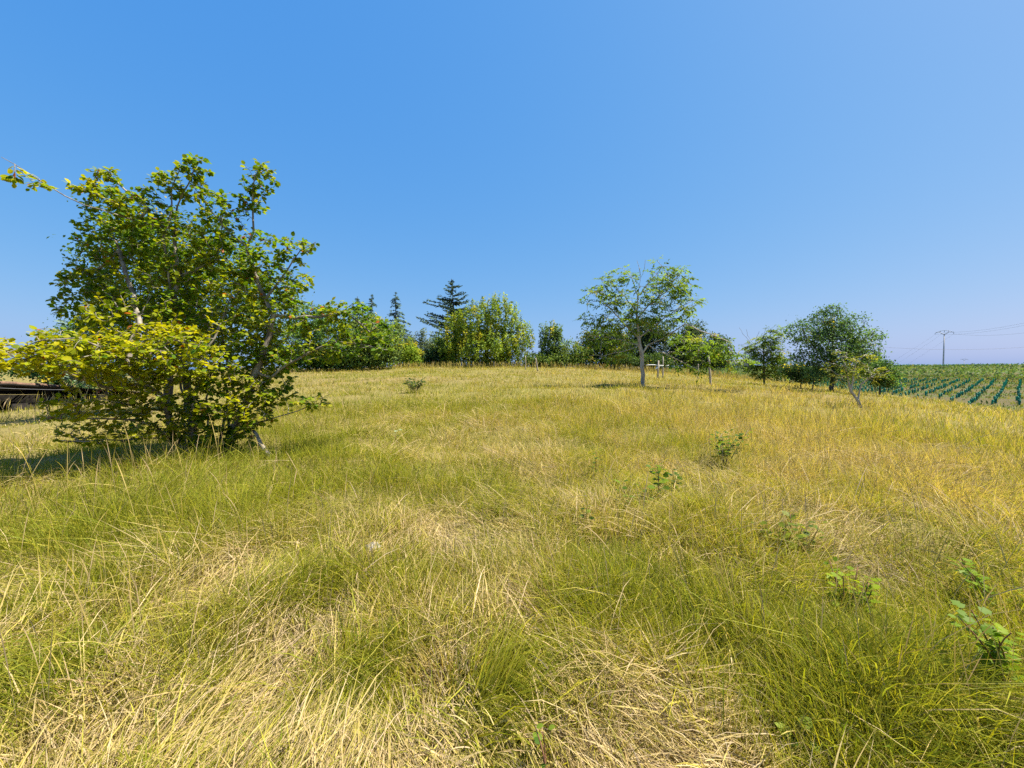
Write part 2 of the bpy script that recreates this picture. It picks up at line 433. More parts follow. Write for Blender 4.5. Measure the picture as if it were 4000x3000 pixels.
rng = np.random.default_rng(11)
sets = [grass_layer(6200, 26, 1.0, 4.2, .78, rng), grass_layer(7600, 22, 3.6, 13.0, .9, rng), grass_layer(9000, 14, 11.0, 52.0, .9, rng)]
# single tussocks that stand out in the photograph: (X, Y, blades, height, lean direction in degrees, lean, dryness, spread)
def tussock(X, Y, n, H, la, ln, dry, sp):
    g = G(X, Y, .05); ox, oy = rng.normal(0, sp, (2, n)); bx, by = g[0] + ox, g[1] + oy; out = np.arctan2(oy, ox); la = radians(la)
    rel = np.hypot(ox, oy) / sp
    az = np.arctan2(np.sin(out) * .5 * rel + math.sin(la) * ln * 2 + rng.normal(0, .3, n), np.cos(out) * .5 * rel + math.cos(la) * ln * 2 + rng.normal(0, .3, n))
    th0 = np.abs(rng.normal(.08, .12, n)) + .25 * rel * .6 + ln * .5; th1 = th0 + np.abs(rng.normal(.45, .35, n)) + ln * .5
    dr = np.clip(dry + rng.normal(0, .2, n), 0, 1); gcol_ = mixc(mixc(C_GREEN, C_GREEN2, rng.random(n)), C_LIME, np.clip(rng.normal(.35, .25, n), 0, 1))
    c = mixc(gcol_, mixc(C_STRAW, C_PALE, rng.random(n)), sstep(.45, .7, dr)) * rng.uniform(.8, 1.2, n)[:, None]
    return (np.stack([bx, by, height(bx, by) - .02], -1), az, H * .78 * rng.uniform(.45, 1.15, n), np.clip(np.exp(rng.normal(-5.5, .4, n)), .002, .008), th0, th1, mixc(c, C_STRAW * .8, np.full(n, .25)), mixc(c, C_GOLD, .5 * rng.random(n)), rng.uniform(-1.2, 1.2, n), np.exp(rng.normal(.5, .5, n)), np.zeros(n, bool))
TUS = [(1060, 1500, 420, .46, 25, .45, .15, .10), (770, 1460, 300, .36, 60, .2, .15, .10), (1250, 1340, 320, .42, 80, .1, .2, .12), (1330, 1330, 260, .42, 60, .15, .2, .10), (1900, 1440, 360, .46, 90, .12, .2, .14),
       (1780, 1480, 260, .42, 120, .15, .35, .12), (2060, 1560, 360, .44, 110, .2, .1, .12), (420, 1420, 260, .36, 150, .2, .2, .11), (230, 1310, 260, .4, 90, .15, .25, .12), (660, 1280, 260, .4, 70, .12, .2, .11),
       (500, 1110, 360, .5, 80, .1, .1, .22), (300, 1130, 300, .5, 100, .1, .15, .2), (950, 1440, 420, .3, 250, .25, 1.0, .10), (600, 1600, 200, .34, 30, .35, .25, .09), (870, 1560, 160, .30, 160, .4, .3, .08), (1480, 1420, 260, .4, 100, .12, .3, .13),
       (1620, 1330, 300, .46, 80, .1, .4, .16), (1160, 1300, 200, .38, 90, .15, .9, .08), (350, 1560, 200, .34, 20, .5, .3, .1), (1300, 1600, 140, .3, 40, .5, .3, .08), (1560, 1600, 200, .4, 70, .25, .4, .1), (1700, 1590, 220, .42, 60, .3, .3, .1),
       (1850, 1600, 260, .42, 110, .2, .2, .12), (2150, 1380, 260, .5, 100, .15, .4, .14), (1960, 1230, 300, .5, 60, .3, .35, .16), (880, 1300, 200, .36, 110, .15, .25, .1), (1060, 1010, 260, .44, 40, .15, .15, .2), (720, 1000, 300, .46, 90, .1, .2, .25)]
sets += [tussock(*t) for t in TUS]
cat = [np.concatenate([s[i] for s in sets]) for i in range(11)]
fl = cat[10]
for nm, sel, mat, lab, c in (('meadow_grass', ~fl, 'grass', 'green and golden long grass standing all over the meadow', 'grass'),
                             ('dry_straw', fl, 'straw', 'pale flattened dry straw matted between the grass tufts', 'straw')):
    far_ = np.hypot(cat[0][:, 0], cat[0][:, 1]) > 6.5
    v, f, col = blades(*[a[sel & ~far_] for a in cat[:9]], (1.0, .95, .7), cat[9][sel & ~far_])
    v2, f2, col2 = blades(*[a[sel & far_] for a in cat[:9]], (1.0, .85), cat[9][sel & far_])
    f = np.vstack([f, f2 + len(v)]); v = np.vstack([v, v2]); col = np.vstack([col, col2])
    tag(link(nm, mesh(nm, v, f, col), M[mat]), lab, c, kind='stuff')

# seed stalks
def stalks(n, d0, d1, rng):
    x, y, d = scatter(n, d0, d1, -62, 62, .8, rng)
    k = in_meadow(x, y) & (rng.random(n) < .35 + .6 * sstep(.42, .6, fbm(x / 2.2, y / 2.2, 71, 2))); x, y, d = x[k], y[k], d[k]
    N = len(x)
    base = np.stack([x, y, height(x, y)], -1)
    th0 = np.abs(rng.normal(.08, .12, N)); th1 = th0 + np.abs(rng.normal(.25, .3, N))
    c = mixc(C_GOLD, C_PALE, rng.random(N)) * rng.uniform(.75, 1.1, N)[:, None]
    w = np.maximum(.0018, d * .00030)
    L = rng.uniform(.34, .66, N) * (1 - .35 * sstep(8, 20, d))
    return blades(base, rng.uniform(0, 2 * pi, N), L, w, th0, th1, c, c * np.array((.95, .85, .8)), rng.uniform(-1.3, 1.3, N), (1, .9, .8, .7, .65, 1.7, 2.0, 1.3), 2.0)
v, f, col = stalks(6000, 2.2, 46, rng)
def extra_stalks(x, y, L0, L1, th, rng):
    N = len(x); c = mixc(C_GOLD, C_PALE, rng.random(N)) * rng.uniform(.8, 1.1, N)[:, None]; th0 = np.abs(rng.normal(th, .12, N))
    return blades(np.stack([x, y, height(x, y)], -1), rng.uniform(0, 2 * pi, N), rng.uniform(L0, L1, N), np.maximum(.0028, np.hypot(x, y) * .0005), th0, th0 + np.abs(rng.normal(.25, .25, N)), c, c * np.array((.95, .85, .8)), rng.uniform(-1, 1, N), (1, .95, .9, .85, .8, 1.8, 2.2, 1.5), 2.0)
ex = [extra_stalks(rng.normal(-4.1, .75, 34), rng.normal(4.2, .45, 34), .5, .9, .08, rng), extra_stalks(rng.normal(3.4, .9, 60), rng.normal(3.0, .7, 60), .45, .85, .45, rng), extra_stalks(rng.uniform(-3, 3, 40), rng.uniform(2, 4.5, 40), .4, .7, .3, rng),
      extra_stalks(rng.uniform(-21, -13, 160), rng.uniform(12.0, 13.6, 160), .5, 1.1, .15, rng)]
for a, b, c_ in ex:
    f = np.vstack([f, b + len(v)]); v = np.vstack([v, a]); col = np.vstack([col, c_])
tag(link('seed_stalks', mesh('seed_stalks', v, f, col), M['straw']), 'thin tan seed stalks standing above the grass', 'grass stalks', kind='stuff')

# tall tan grass along the crest and the edges
def fringe(rng):
    n = 5000
    x = rng.uniform(-34, 26, n); y = 43.5 + rng.normal(0, 1.6, n) - .012 * (x + 2) ** 2 * (x > 0)
    k = in_meadow(x, y); x, y = x[k], y[k]; N = len(x)
    base = np.stack([x, y, height(x, y)], -1)
    c = mixc(C_GOLD, C_BROWN, .6 * rng.random(N)); c = mixc(c, C_PALE, .25 * rng.random(N))
    return blades(base, rng.uniform(0, 2 * pi, N), rng.uniform(.35, .85, N), rng.uniform(.018, .034, N), np.abs(rng.normal(.1, .12, N)), np.abs(rng.normal(.4, .3, N)), c, c, rng.uniform(-1, 1, N), (1, .7, .6, 1.5))
v, f, col = fringe(rng)
tag(link('crest_grass', mesh('crest_grass', v, f, col), M['straw']), 'tall tan grass standing along the crest of the meadow', 'grass', kind='stuff')

# ------------------------------------------------------------------ leaves and branching
def frames(d, nrm):
    d = norm(d); s = norm(np.cross(nrm, d)); n = np.cross(d, s); return d, s, n
OVATE = (np.array([(0, 0, 0), (.28, .37, .07), (.28, 0, 0), (.28, -.37, .07), (.68, .35, .06), (.68, 0, .01), (.68, -.35, .06), (1.0, 0, -.07)]),
         np.array([(0, 2, 1), (0, 3, 2), (1, 2, 5), (1, 5, 4), (2, 3, 6), (2, 6, 5), (4, 5, 7), (5, 6, 7)]))
LANCE = (np.array([(0, 0, 0), (.45, .20, .05), (.45, 0, -.01), (.45, -.20, .05), (1, 0, -.08)]), np.array([(0, 2, 1), (0, 3, 2), (1, 2, 4), (2, 3, 4)]))
DIAM = (np.array([(0, 0, 0), (.5, .36, .07), (.5, -.36, .07), (1, 0, -.04)]), np.array([(0, 2, 1), (1, 2, 3)]))
NEED = (np.array([(0, .09, 0), (0, -.09, 0), (1, 0, 0)]), np.array([(0, 1, 2)]))
LOBED = (np.array([(0, 0, 0), (.15, .45, .04), (.42, .30, .03), (.55, .50, .02), (.78, .22, .02), (1, 0, -.04), (.78, -.22, .02), (.55, -.50, .02), (.42, -.30, .03), (.15, -.45, .04), (.45, 0, 0)]),
         np.array([(10, 1, 0), (10, 2, 1), (10, 3, 2), (10, 4, 3), (10, 5, 4), (10, 6, 5), (10, 7, 6), (10, 8, 7), (10, 9, 8), (10, 0, 9)]))

def leaf_arrays(pos, d, nrm, size, tmpl, col, wid=None):
    tv, tf = tmpl; N = len(pos)
    D, Sx, Nn = frames(d, nrm)
    wid = np.ones(N) if wid is None else wid
    v = pos[:, None] + size[:, None, None] * (tv[None, :, 0:1] * D[:, None] + tv[None, :, 1:2] * Sx[:, None] * wid[:, None, None] + tv[None, :, 2:3] * Nn[:, None])
    f = (tf[None] + (np.arange(N) * len(tv))[:, None, None]).reshape(-1, 3)
    c = np.repeat(col, len(tv), 0)
    return v.reshape(-1, 3), f, c

class Skeleton:
    def __init__(self, rng): self.A = np.zeros((4096, 3)); self.n = 0; self.par = []; self.rng = rng; self.tips = []
    @property
    def p(self): return self.A[:self.n]
    def node(self, p, par):
        if self.n == len(self.A): self.A = np.vstack([self.A, np.zeros_like(self.A)])
        self.A[self.n] = p; self.n += 1; self.par.append(par); return self.n - 1
    def line(self, pts, par=-1, step=0.25, jit=0.02):
        """a main stem through given points, from node par (or a new root)"""
        pts = [np.asarray(a, float) for a in pts]
        if par < 0: cur = self.node(pts[0], -1); prev = pts[0]; rest = pts[1:]
        else: cur = par; prev = self.p[par].copy(); rest = pts
        ids = [cur]
        for q_ in rest:
            n = max(1, int(np.linalg.norm(q_ - prev) / step))
            for i in range(1, n + 1):
                j = self.rng.normal(0, jit, 3) if i < n else 0
                cur = self.node(prev + (q_ - prev) * i / n + j, cur); ids.append(cur)
            prev = q_
        return ids
    def nearest(self, q_, down=0.5):
        A = self.p; v = A - q_; d = np.sqrt(np.einsum('ij,ij->i', v, v)) + down * np.maximum(0, v[:, 2])
        return int(np.argmin(d))
    def reach(self, targets, down=0.5, arch=0.12, step=0.22, jit=0.03):
        A = self.p.copy(); T = np.asarray(targets)
        dm = np.array([np.min(np.linalg.norm(A - t, axis=1)) for t in T])
        for t in T[np.argsort(dm)]:
            i = self.nearest(t, down); a = self.p[i].copy(); L = np.linalg.norm(t - a)
            n = max(2, int(L / step)); cur = i; path = []
            bow = np.array((0, 0, arch * L)) + self.rng.normal(0, .06 * L, 3)
            for k in range(1, n + 1):
                u = k / n
                cur = self.node(a + (t - a) * u + bow * 4 * u * (1 - u) * .5 + (self.rng.normal(0, jit, 3) if k < n else 0), cur); path.append(cur)
            self.tips.append(path)
    def mesh(self, R0, rmin, k=5, expo=.5):
        p = np.array(self.p); par = np.array(self.par); n = len(p)
        cnt = np.ones(n)
        for i in range(n - 1, 0, -1):
            if par[i] >= 0: cnt[par[i]] += cnt[i] * 1.0
        rad = np.maximum(rmin, R0 * (cnt / cnt.max()) ** expo)
        e = np.where(par >= 0)[0]
        r0 = np.minimum(rad[par[e]], rad[e] * 1.35)
        d = p[e] - p[par[e]]
        return tubes(p[par[e]] - d * .04, p[e] + d * .06, r0, rad[e], k)

def blob_points(blobs, n, rng, shell=.55, pw=.8):
    """blobs: (centre, radii) ellipsoids; points biased towards the outside"""
    vol = np.array([np.prod(b[1]) ** pw for b in blobs]); ch = rng.choice(len(blobs), n, p=vol / vol.sum())
    u = norm(rng.normal(0, 1, (n, 3))); r = rng.random(n) ** (1 / 3.0); r = shell * np.maximum(r, .6) + (1 - shell) * r
    c = np.array([b[0] for b in blobs])[ch]; s = np.array([b[1] for b in blobs])[ch]
    return c + u * r[:, None] * s

def leaf_cols(n, c1, c2, rng, yel=0.0, ycol=(.42, .34, .03), var=.25):
    c = mixc(np.array(c1), np.array(c2), rng.random(n)) * rng.uniform(1 - var, 1 + var, n)[:, None]
    if yel:
        k = rng.random(n) < yel; c[k] = mixc(c[k], np.array(ycol), rng.uniform(.4, 1, k.sum()))
    return c

def pixel_blobs(lst, d):
    out = []
    for b in lst:
        X, Y, rx, ry = b[:4]; dd = d + (b[4] if len(b) > 4 else 0)
        rX = rx * S / FPX * dd; rY = ry * S / FPX * dd
        out.append((P(X, Y, dd), np.array((rX, min(rX, max(rY, .6 * rX)), rY))))
    return out

def broad_tree(name, label, blobs, d, base_x, seed, c1, c2, twigs, per, size, R0, cat='tree', yel=.03, ycol=(.42, .34, .03), spread=.35, tmpl=DIAM, bark='bark_dark', group=None, up=.35, mat='far_leaf', trunk_top=None, fork=1, vert=False, wid=None, skirt=None, pf=2.2):
    skirt = d >= 40 if skirt is None else skirt
    rng = np.random.default_rng(seed)
    if skirt:
        xa = min(b[0] - b[2] for b in blobs); xb = max(b[0] + b[2] for b in blobs); w_ = (xb - xa) / 2
        blobs = list(blobs) + [(xa + w_ * .55, 780, w_ * .5, 16), (xa + w_ * 1.45, 780, w_ * .5, 16), (xa + w_, 782, w_ * .5, 14)]
    bl = pixel_blobs(blobs, d)
    bx = P(base_x, 800, d)[0]; base = np.array((bx, d, hz(bx, d) - .05))
    top = max(b[0][2] for b in bl) if trunk_top is None else trunk_top
    cen = np.mean([b[0] for b in bl], 0)
    root = empty(name, base); tag(root, label, cat, group)
    sk = Skeleton(rng)
    tgt = np.array((cen[0] * .6 + bx * .4, cen[1], top))
    mid = base + (tgt - base) * .5 + rng.normal(0, .15, 3) * (top - base[2]) * .12
    ids = sk.line([base, mid, tgt], step=.35, jit=.03)
    for b in bl:
        i = ids[int(len(ids) * rng.uniform(.25, .6))]
        sk.line([(sk.p[i] + b[0]) / 2 + rng.normal(0, .15, 3), b[0]], i, .35, .05)
    T = blob_points(bl, twigs, rng); T[:, 2] = np.maximum(T[:, 2], height(T[:, 0], T[:, 1]) + .1)
    sk.reach(T, .5, .1, .45, .04)
    v, f = sk.mesh(R0, max(.008, d * .00025), 5)
    tr = link('trunk', mesh('trunk', v - base, f, None, True), M[bark], root)
    per = int(per * pf); size = size * 1.12
    n = twigs * per
    I = np.repeat(np.arange(twigs), per)
    tips = np.array([sk.p[t[-1]] for t in sk.tips]); dirs = norm(np.array([sk.p[t[-1]] - sk.p[t[0]] + 1e-4 for t in sk.tips]))
    pos = tips[I] + rng.normal(0, 1, (n, 3)) * spread * np.array((1, 1, .75)) * rng.uniform(.5, 1.2, (twigs, 1))[I] - dirs[I] * spread * .3
    if vert:
        pos = tips[I] + dirs[I] * 0 + np.array((0, 0, 1.)) * rng.uniform(-1.2, .6, (n, 1)) * spread * 1.6 + rng.normal(0, .35, (n, 3)) * spread
    dv = norm(dirs[I] * .8 + rng.normal(0, .75, (n, 3)) + np.array((0, 0, -.15)))
    nr = norm(rng.normal(0, .55, (n, 3)) + np.array((0, 0, 1.)) * up + (pos - cen) * .25)
    tw = leaf_cols(twigs, c1, c2, rng, yel, ycol, .3) * (1.6 if mat == 'far_leaf' else 1.0)
    col = tw[I] * rng.uniform(.75, 1.25, n)[:, None]
    lv, lf, lc = leaf_arrays(pos, dv, nr, size * rng.uniform(.6, 1.3, n), tmpl, col, wid if wid is None else np.full(n, wid))
    cr = link('crown', mesh('crown', lv - base, lf, lc), M[mat], root); cr['kind'] = 'stuff'
    return root

def spruce(name, label, X, Ytop, d, width, seed, droop=.15, irregular=0.0, c=(.030, .052, .030), base_gap=.12, lean=0.0, group=None, dens=1.0):
    rng = np.random.default_rng(seed)
    top = P(X, Ytop, d); bx = top[0] - lean; base = np.array((bx, d, hz(bx, d) - .05)); H = top[2] - base[2]
    root = empty(name, base); tag(root, label, 'conifer', group)
    e0 = []; e1 = []; r0 = []; r1 = []; pos = []; dr = []; fsz = []
    nseg = 14
    tp = [base + (top - base) * t + np.array((.12 * math.sin(t * 5 + seed), .1 * math.cos(t * 4), 0)) * (1 - t) for t in np.linspace(0, 1, nseg)]
    for i in range(nseg - 1):
        e0.append(tp[i]); e1.append(tp[i + 1]); r0.append(H * .013 * (1 - i / nseg) + .02); r1.append(H * .013 * (1 - (i + 1) / nseg) + .015)
    levels = int(H * 2.6)
    for li in range(levels):
        t0_ = base_gap + (1 - base_gap) * li / levels
        nb = rng.integers(5, 8)
        gap = rng.random() < irregular * .5
        for b in range(nb):
            if gap and rng.random() < .6: continue
            t = min(.995, max(.05, t0_ + rng.normal(0, .6) / levels)); a = rng.uniform(0, 2 * pi); prof = (1 - t) ** .95 + .01
            L = width * prof * rng.uniform(.65, 1.15) * (1 + irregular * rng.normal(0, .45))
            L = max(.12, L); fs = .35 + .65 * min(1.0, L / 1.6)
            p = base + (top - base) * t; prev = p; ns = max(2, int(L / .45))
            for s in range(1, ns + 1):
                u = s / ns
                q_ = p + np.array((math.cos(a) * L * u, math.sin(a) * L * u, L * (.22 * u - droop * 3.2 * u * u + (.15 * u ** 3)) + rng.normal(0, .02)))
                e0.append(prev); e1.append(q_); r0.append(.035 * (1 - u) + .012); r1.append(.03 * (1 - u) + .01)
                m = int(20 * dens * (1.15 - .3 * u))
                for _ in range(m):
                    w = rng.random(); pp = prev + (q_ - prev) * w
                    sd = np.array((-math.sin(a), math.cos(a), 0)) * rng.choice((-1, 1))
                    dd = norm(np.array((math.cos(a), math.sin(a), 0)) * .7 + sd * rng.uniform(.3, 1.0) + np.array((0, 0, -droop * 2 + rng.normal(0, .25))))
                    pos.append(pp + rng.normal(0, .05, 3)); dr.append(dd); fsz.append(fs)
                prev = q_
    v, f = tubes(np.array(e0), np.array(e1), np.array(r0), np.array(r1), 4)
    link('trunk', mesh('trunk', v - base, f, None, True), M['bark_dark'], root)
    pos = np.array(pos); dr = np.array(dr); n = len(pos)
    nr = norm(rng.normal(0, .5, (n, 3)) + np.array((0, 0, 1.)))
    col = leaf_cols(n, np.array(c) * 2.2, np.array(c) * np.array((4.0, 3.8, 3.8)), rng, .0, var=.3)
    lv, lf, lc = leaf_arrays(pos, dr, nr, rng.uniform(.22, .48, n) * np.array(fsz) * (.6 + .4 * min(1, d / 55)), DIAM, col, np.full(n, .55))
    cr = link('crown', mesh('crown', lv - base, lf, lc), M['needle'], root); cr['kind'] = 'stuff'
    return root

# ------------------------------------------------------------------ the big round-leaved shrub on the left
def big_bush():
    rng = np.random.default_rng(5)
    dB = 6.4; KD = dB / 7.1
    P = lambda X, Y, d_: EYE + ray(X, Y) * d_ * KD
    bx = P(455, 985, 7.1); base = np.array((bx[0], dB, hz(bx[0], dB) - .05))
    root = empty('round_leaved_shrub', base)
    tag(root, 'big multi-stemmed shrub with round yellow-green leaves nearest the camera', 'shrub')
    sk = Skeleton(rng)
    def L(pts, par=-1, jit=.012, step=.16): return sk.line([P(*p) for p in pts], par, step, jit)
    z = lambda X, dd: (X, 985 + (dB - dd) * 14, dd)
    A = L([(420, 1000, 7.15), (416, 940, 7.1), (402, 820, 7.2), (385, 690, 7.2), (374, 651, 7.2), (390, 596, 7.2), (377, 518, 7.2), (383, 446, 7.2), (395, 417, 7.15), (430, 350, 7.1)])
    a_id = lambda X, Y: int(np.argmin([np.linalg.norm(q_ - P(X, Y, 7.15)) for q_ in sk.p]))
    B = L([(357, 544, 7.0), (353, 511, 7.0), (367, 472, 7.0), (370, 407, 7.0), (386, 372, 7.0)], a_id(374, 640))
    B2 = L([(299, 479, 6.9), (260, 466, 6.7), (182, 443, 6.4), (140, 423, 6.2), (88, 391, 6.0), (32, 355, 5.8), (4, 340, 5.7)], a_id(361, 492))
    L([(320, 450, 6.9), (270, 410, 6.9), (225, 370, 7.0)], a_id(299, 479))
    Cc = L([(430, 990, 6.95), (374, 943, 6.8), (364, 894, 6.7), (351, 858, 6.6), (315, 832, 6.5), (275, 800, 6.4), (283, 738, 6.5), (302, 702, 6.6), (290, 640, 6.8), (262, 560, 7.0), (240, 500, 7.1)])
    L([(230, 838, 6.1), (150, 806, 5.7), (55, 777, 5.4), (-20, 768, 5.2)], a_id(315, 832))
    L([(250, 770, 6.0), (170, 730, 5.7), (90, 735, 5.5), (20, 760, 5.3)], a_id(275, 800))
    L([(330, 760, 6.2), (380, 735, 6.0), (430, 745, 5.9)], a_id(300, 810))
    D = L([(440, 990, 6.9), (413, 936, 6.75), (426, 819, 6.7), (445, 754, 6.7), (474, 705, 6.8), (500, 640, 6.9)])
    E = L([(490, 990, 7.1), (500, 933, 7.05), (540, 848, 7.0), (552, 803, 7.0), (572, 748, 7.0), (592, 680, 7.05), (562, 624, 7.1), (552, 592, 7.1), (533, 534, 7.1), (487, 495, 7.1), (445, 440, 7.1), (419, 405, 7.1)])
    F = L([(548, 500, 7.1), (546, 446, 7.1), (551, 380, 7.1), (575, 366, 7.1)], a_id(540, 531))
    Gg = L([(585, 816, 6.9), (617, 790, 6.85), (663, 764, 6.8), (724, 737, 6.8), (768, 743, 6.8), (830, 755, 6.8)], a_id(552, 803))
    H = L([(636, 688, 7.1), (713, 680, 7.1), (746, 676, 7.1), (779, 699, 7.1), (812, 735, 7.1)], a_id(592, 680))
    L([(601, 900, 6.9), (666, 878, 6.7), (712, 852, 6.6)], a_id(505, 925))
    J = L([(341, 946, 6.7), (260, 951, 6.4), (136, 952, 6.0)], a_id(400, 965))
    L([(330, 915, 6.6), (240, 905, 6.3), (130, 905, 6.0), (105, 900, 5.9)], a_id(380, 950))
    L([(300, 880, 6.5), (210, 860, 6.2), (140, 870, 6.0)], a_id(364, 894))
    L([(620, 585, 7.1), (650, 540, 7.1), (680, 524, 7.1)], a_id(575, 640))
    L([(215, 580, 7.3), (160, 590, 7.2), (135, 600, 7.2)], a_id(262, 560))
    L([(470, 560, 7.3), (480, 470, 7.3)], a_id(390, 596))
    for X in (455, 468, 480, 398):
        L([(X, 995, 7.2), (X + rng.uniform(-20, 30), 860, 7.35), (X + rng.uniform(-50, 60), 700, 7.5), (X + rng.uniform(-80, 90), 600, 7.7)])
    # crown volume: (X, Y, rx, ry, depth offset)
    blobs = [(60, 385, 60, 20, -1.2), (200, 420, 55, 35, -.4), (232, 385, 30, 30, -.2), (300, 450, 70, 45, -.2), (420, 365, 30, 28, 0), (385, 395, 50, 40, 0), (560, 380, 32, 36, 0), (545, 440, 28, 40, 0),
             (470, 450, 45, 40, 0), (250, 520, 75, 60, .1), (390, 520, 110, 70, .1), (520, 540, 90, 60, .1), (640, 535, 45, 22, 0), (590, 600, 90, 55, .1), (330, 620, 130, 80, .2), (480, 640, 130, 90, .3),
             (620, 690, 70, 60, .1), (300, 700, 120, 70, -.4), (130, 760, 140, 55, -1.4), (60, 775, 80, 40, -1.7), (240, 790, 130, 65, -.9), (370, 760, 110, 65, -.9), (350, 830, 110, 60, -.6), (500, 760, 110, 90, 0),
             (500, 860, 90, 70, -.2), (750, 700, 75, 45, 0), (780, 745, 70, 30, -.2), (700, 760, 60, 30, -.2), (590, 850, 50, 35, -.1), (670, 868, 45, 16, -.5), (200, 880, 110, 35, -.9), (250, 930, 130, 30, -.7),
             (430, 920, 90, 45, -.2), (500, 955, 60, 35, -.2), (440, 950, 70, 30, -.3), (380, 890, 80, 45, -.4), (540, 880, 60, 50, -.3), (140, 602, 22, 18, .1), (740, 670, 60, 26, 0), (820, 715, 36, 30, 0), (600, 780, 50, 50, 0), (560, 760, 70, 60, .2), (200, 660, 60, 60, 0), (190, 590, 40, 50, .2)]
    bl = pixel_blobs([(*q_[:4], q_[4] * KD) for q_ in blobs], dB)
    bl = [(c, np.minimum(s, .9)) if False else (c, s) for c, s in bl]
    T = blob_points(bl, 4300, rng, .35, .68)
    T = T[T[:, 2] > height(T[:, 0], T[:, 1]) + .18]
    sk.reach(T, .35, .06, .13, .012)
    v, f = sk.mesh(.062, .003, 6, .50)
    link('stems', mesh('stems', v - base, f, None, True), M['bark'], root)
    # broken branch leaning out of the shrub
    q0, q1 = P(546, 930, 6.8), P(583, 998, 6.55); q1[2] = hz(q1[0], q1[1]) + .02
    pts = [q0 + (q1 - q0) * t + np.array((.015 * math.sin(9 * t), .01, 0)) for t in np.linspace(0, 1, 7)]
    v, f = sweep(np.array(pts) - base, np.linspace(.022, .04, 7), 6); link('broken_branch', mesh('broken_branch', v, f, None, True), M['bark'], root)
    pos = []; dv = []; nr = []; tw = []
    for ti, path in enumerate(sk.tips):
        pts = np.array([sk.p[sk.par[path[0]]]] + [sk.p[i] for i in path]); Lg = np.linalg.norm(pts[-1] - pts[0])
        tdir = norm(pts[-1] - pts[max(0, len(pts) - 3)])
        nl = int(np.clip(5 + Lg * 7, 6, 11))
        for k in range(nl):
            u = 1 - (k / nl) ** 1.0 * min(.9, .45 / max(Lg, .1)); x = u * (len(pts) - 1); i = min(int(x), len(pts) - 2)
            p = pts[i] + (pts[i + 1] - pts[i]) * (x - i)
            side = norm(np.cross(tdir, (0, 0, 1.))) * (1 if k % 2 else -1)
            d_ = norm(tdir * (.5 if k else 1.0) + side * (.9 if k else .1) + rng.normal(0, .3, 3) + np.array((0, 0, -.25)))
            pos.append(p + d_ * .012); dv.append(d_); nr.append(norm(np.array((0, 0, 1.)) + rng.normal(0, .38, 3) + np.array((-.15, -.15, 0)))); tw.append(ti)
    pos = np.array(pos); dv = np.array(dv); nr = np.array(nr); tw = np.array(tw); n = len(pos)
    # leaf colour: yellower on the outer left and lower sprays, a few rusty leaves
    tc = np.array([sk.p[t[-1]] for t in sk.tips]); pj = (tc[:, 1] < 5.95) * .34 + .22 * (vnoise(tc[:, 0] / .45, tc[:, 2] / .45, 5) > .55) - .35 * sstep(-3.1, -2.2, tc[:, 0]) + rng.normal(0, .12, len(tc))
    mixv = np.clip(pj[tw] + rng.normal(.12, .16, n), 0, 1)
    col = mixc(mixc(np.array((.065, .145, .010)), np.array((.155, .265, .013)), rng.random(n)), np.array((.46, .42, .010)), mixv) * rng.uniform(.8, 1.2, n)[:, None]
    rust = rng.random(n) < .008; col[rust] = np.array((.42, .13, .03))
    size = rng.uniform(.050, .090, n)
    near = np.argsort(np.linalg.norm(pos - EYE, axis=1))[:300]
    mask = np.zeros(n, bool); mask[near] = True
    lv, lf, lc = leaf_arrays(pos[~mask], dv[~mask], nr[~mask], size[~mask], OVATE, col[~mask], rng.uniform(.8, 1.1, (~mask).sum()))
    tag(link('crown', mesh('crown', lv - base, lf, lc), M['leaf'], root), kind='stuff')
    pal = []
    for c in ((.05, .11, .014), (.10, .19, .018), (.17, .25, .018), (.24, .28, .018), (.32, .32, .02), (.40, .36, .025)):
        me = mesh('leaf', OVATE[0], OVATE[1], np.tile(np.array(c), (len(OVATE[0]), 1))); me.materials.append(M['leaf']); pal.append((np.array(c), me))
    from mathutils import Matrix
    D_, S_, N_ = frames(dv[near], nr[near])
    for j, i in enumerate(near):
        me = min(pal, key=lambda a: np.abs(a[0] - col[i]).sum())[1]
        o = bpy.data.objects.new('leaf', me); COL.objects.link(o); o.parent = root
        m = Matrix(np.vstack([np.c_[D_[j] * size[i], S_[j] * size[i], N_[j] * size[i], pos[i] - base], [0, 0, 0, 1]]).tolist())
        o.matrix_local = m
    return root
big_bush()

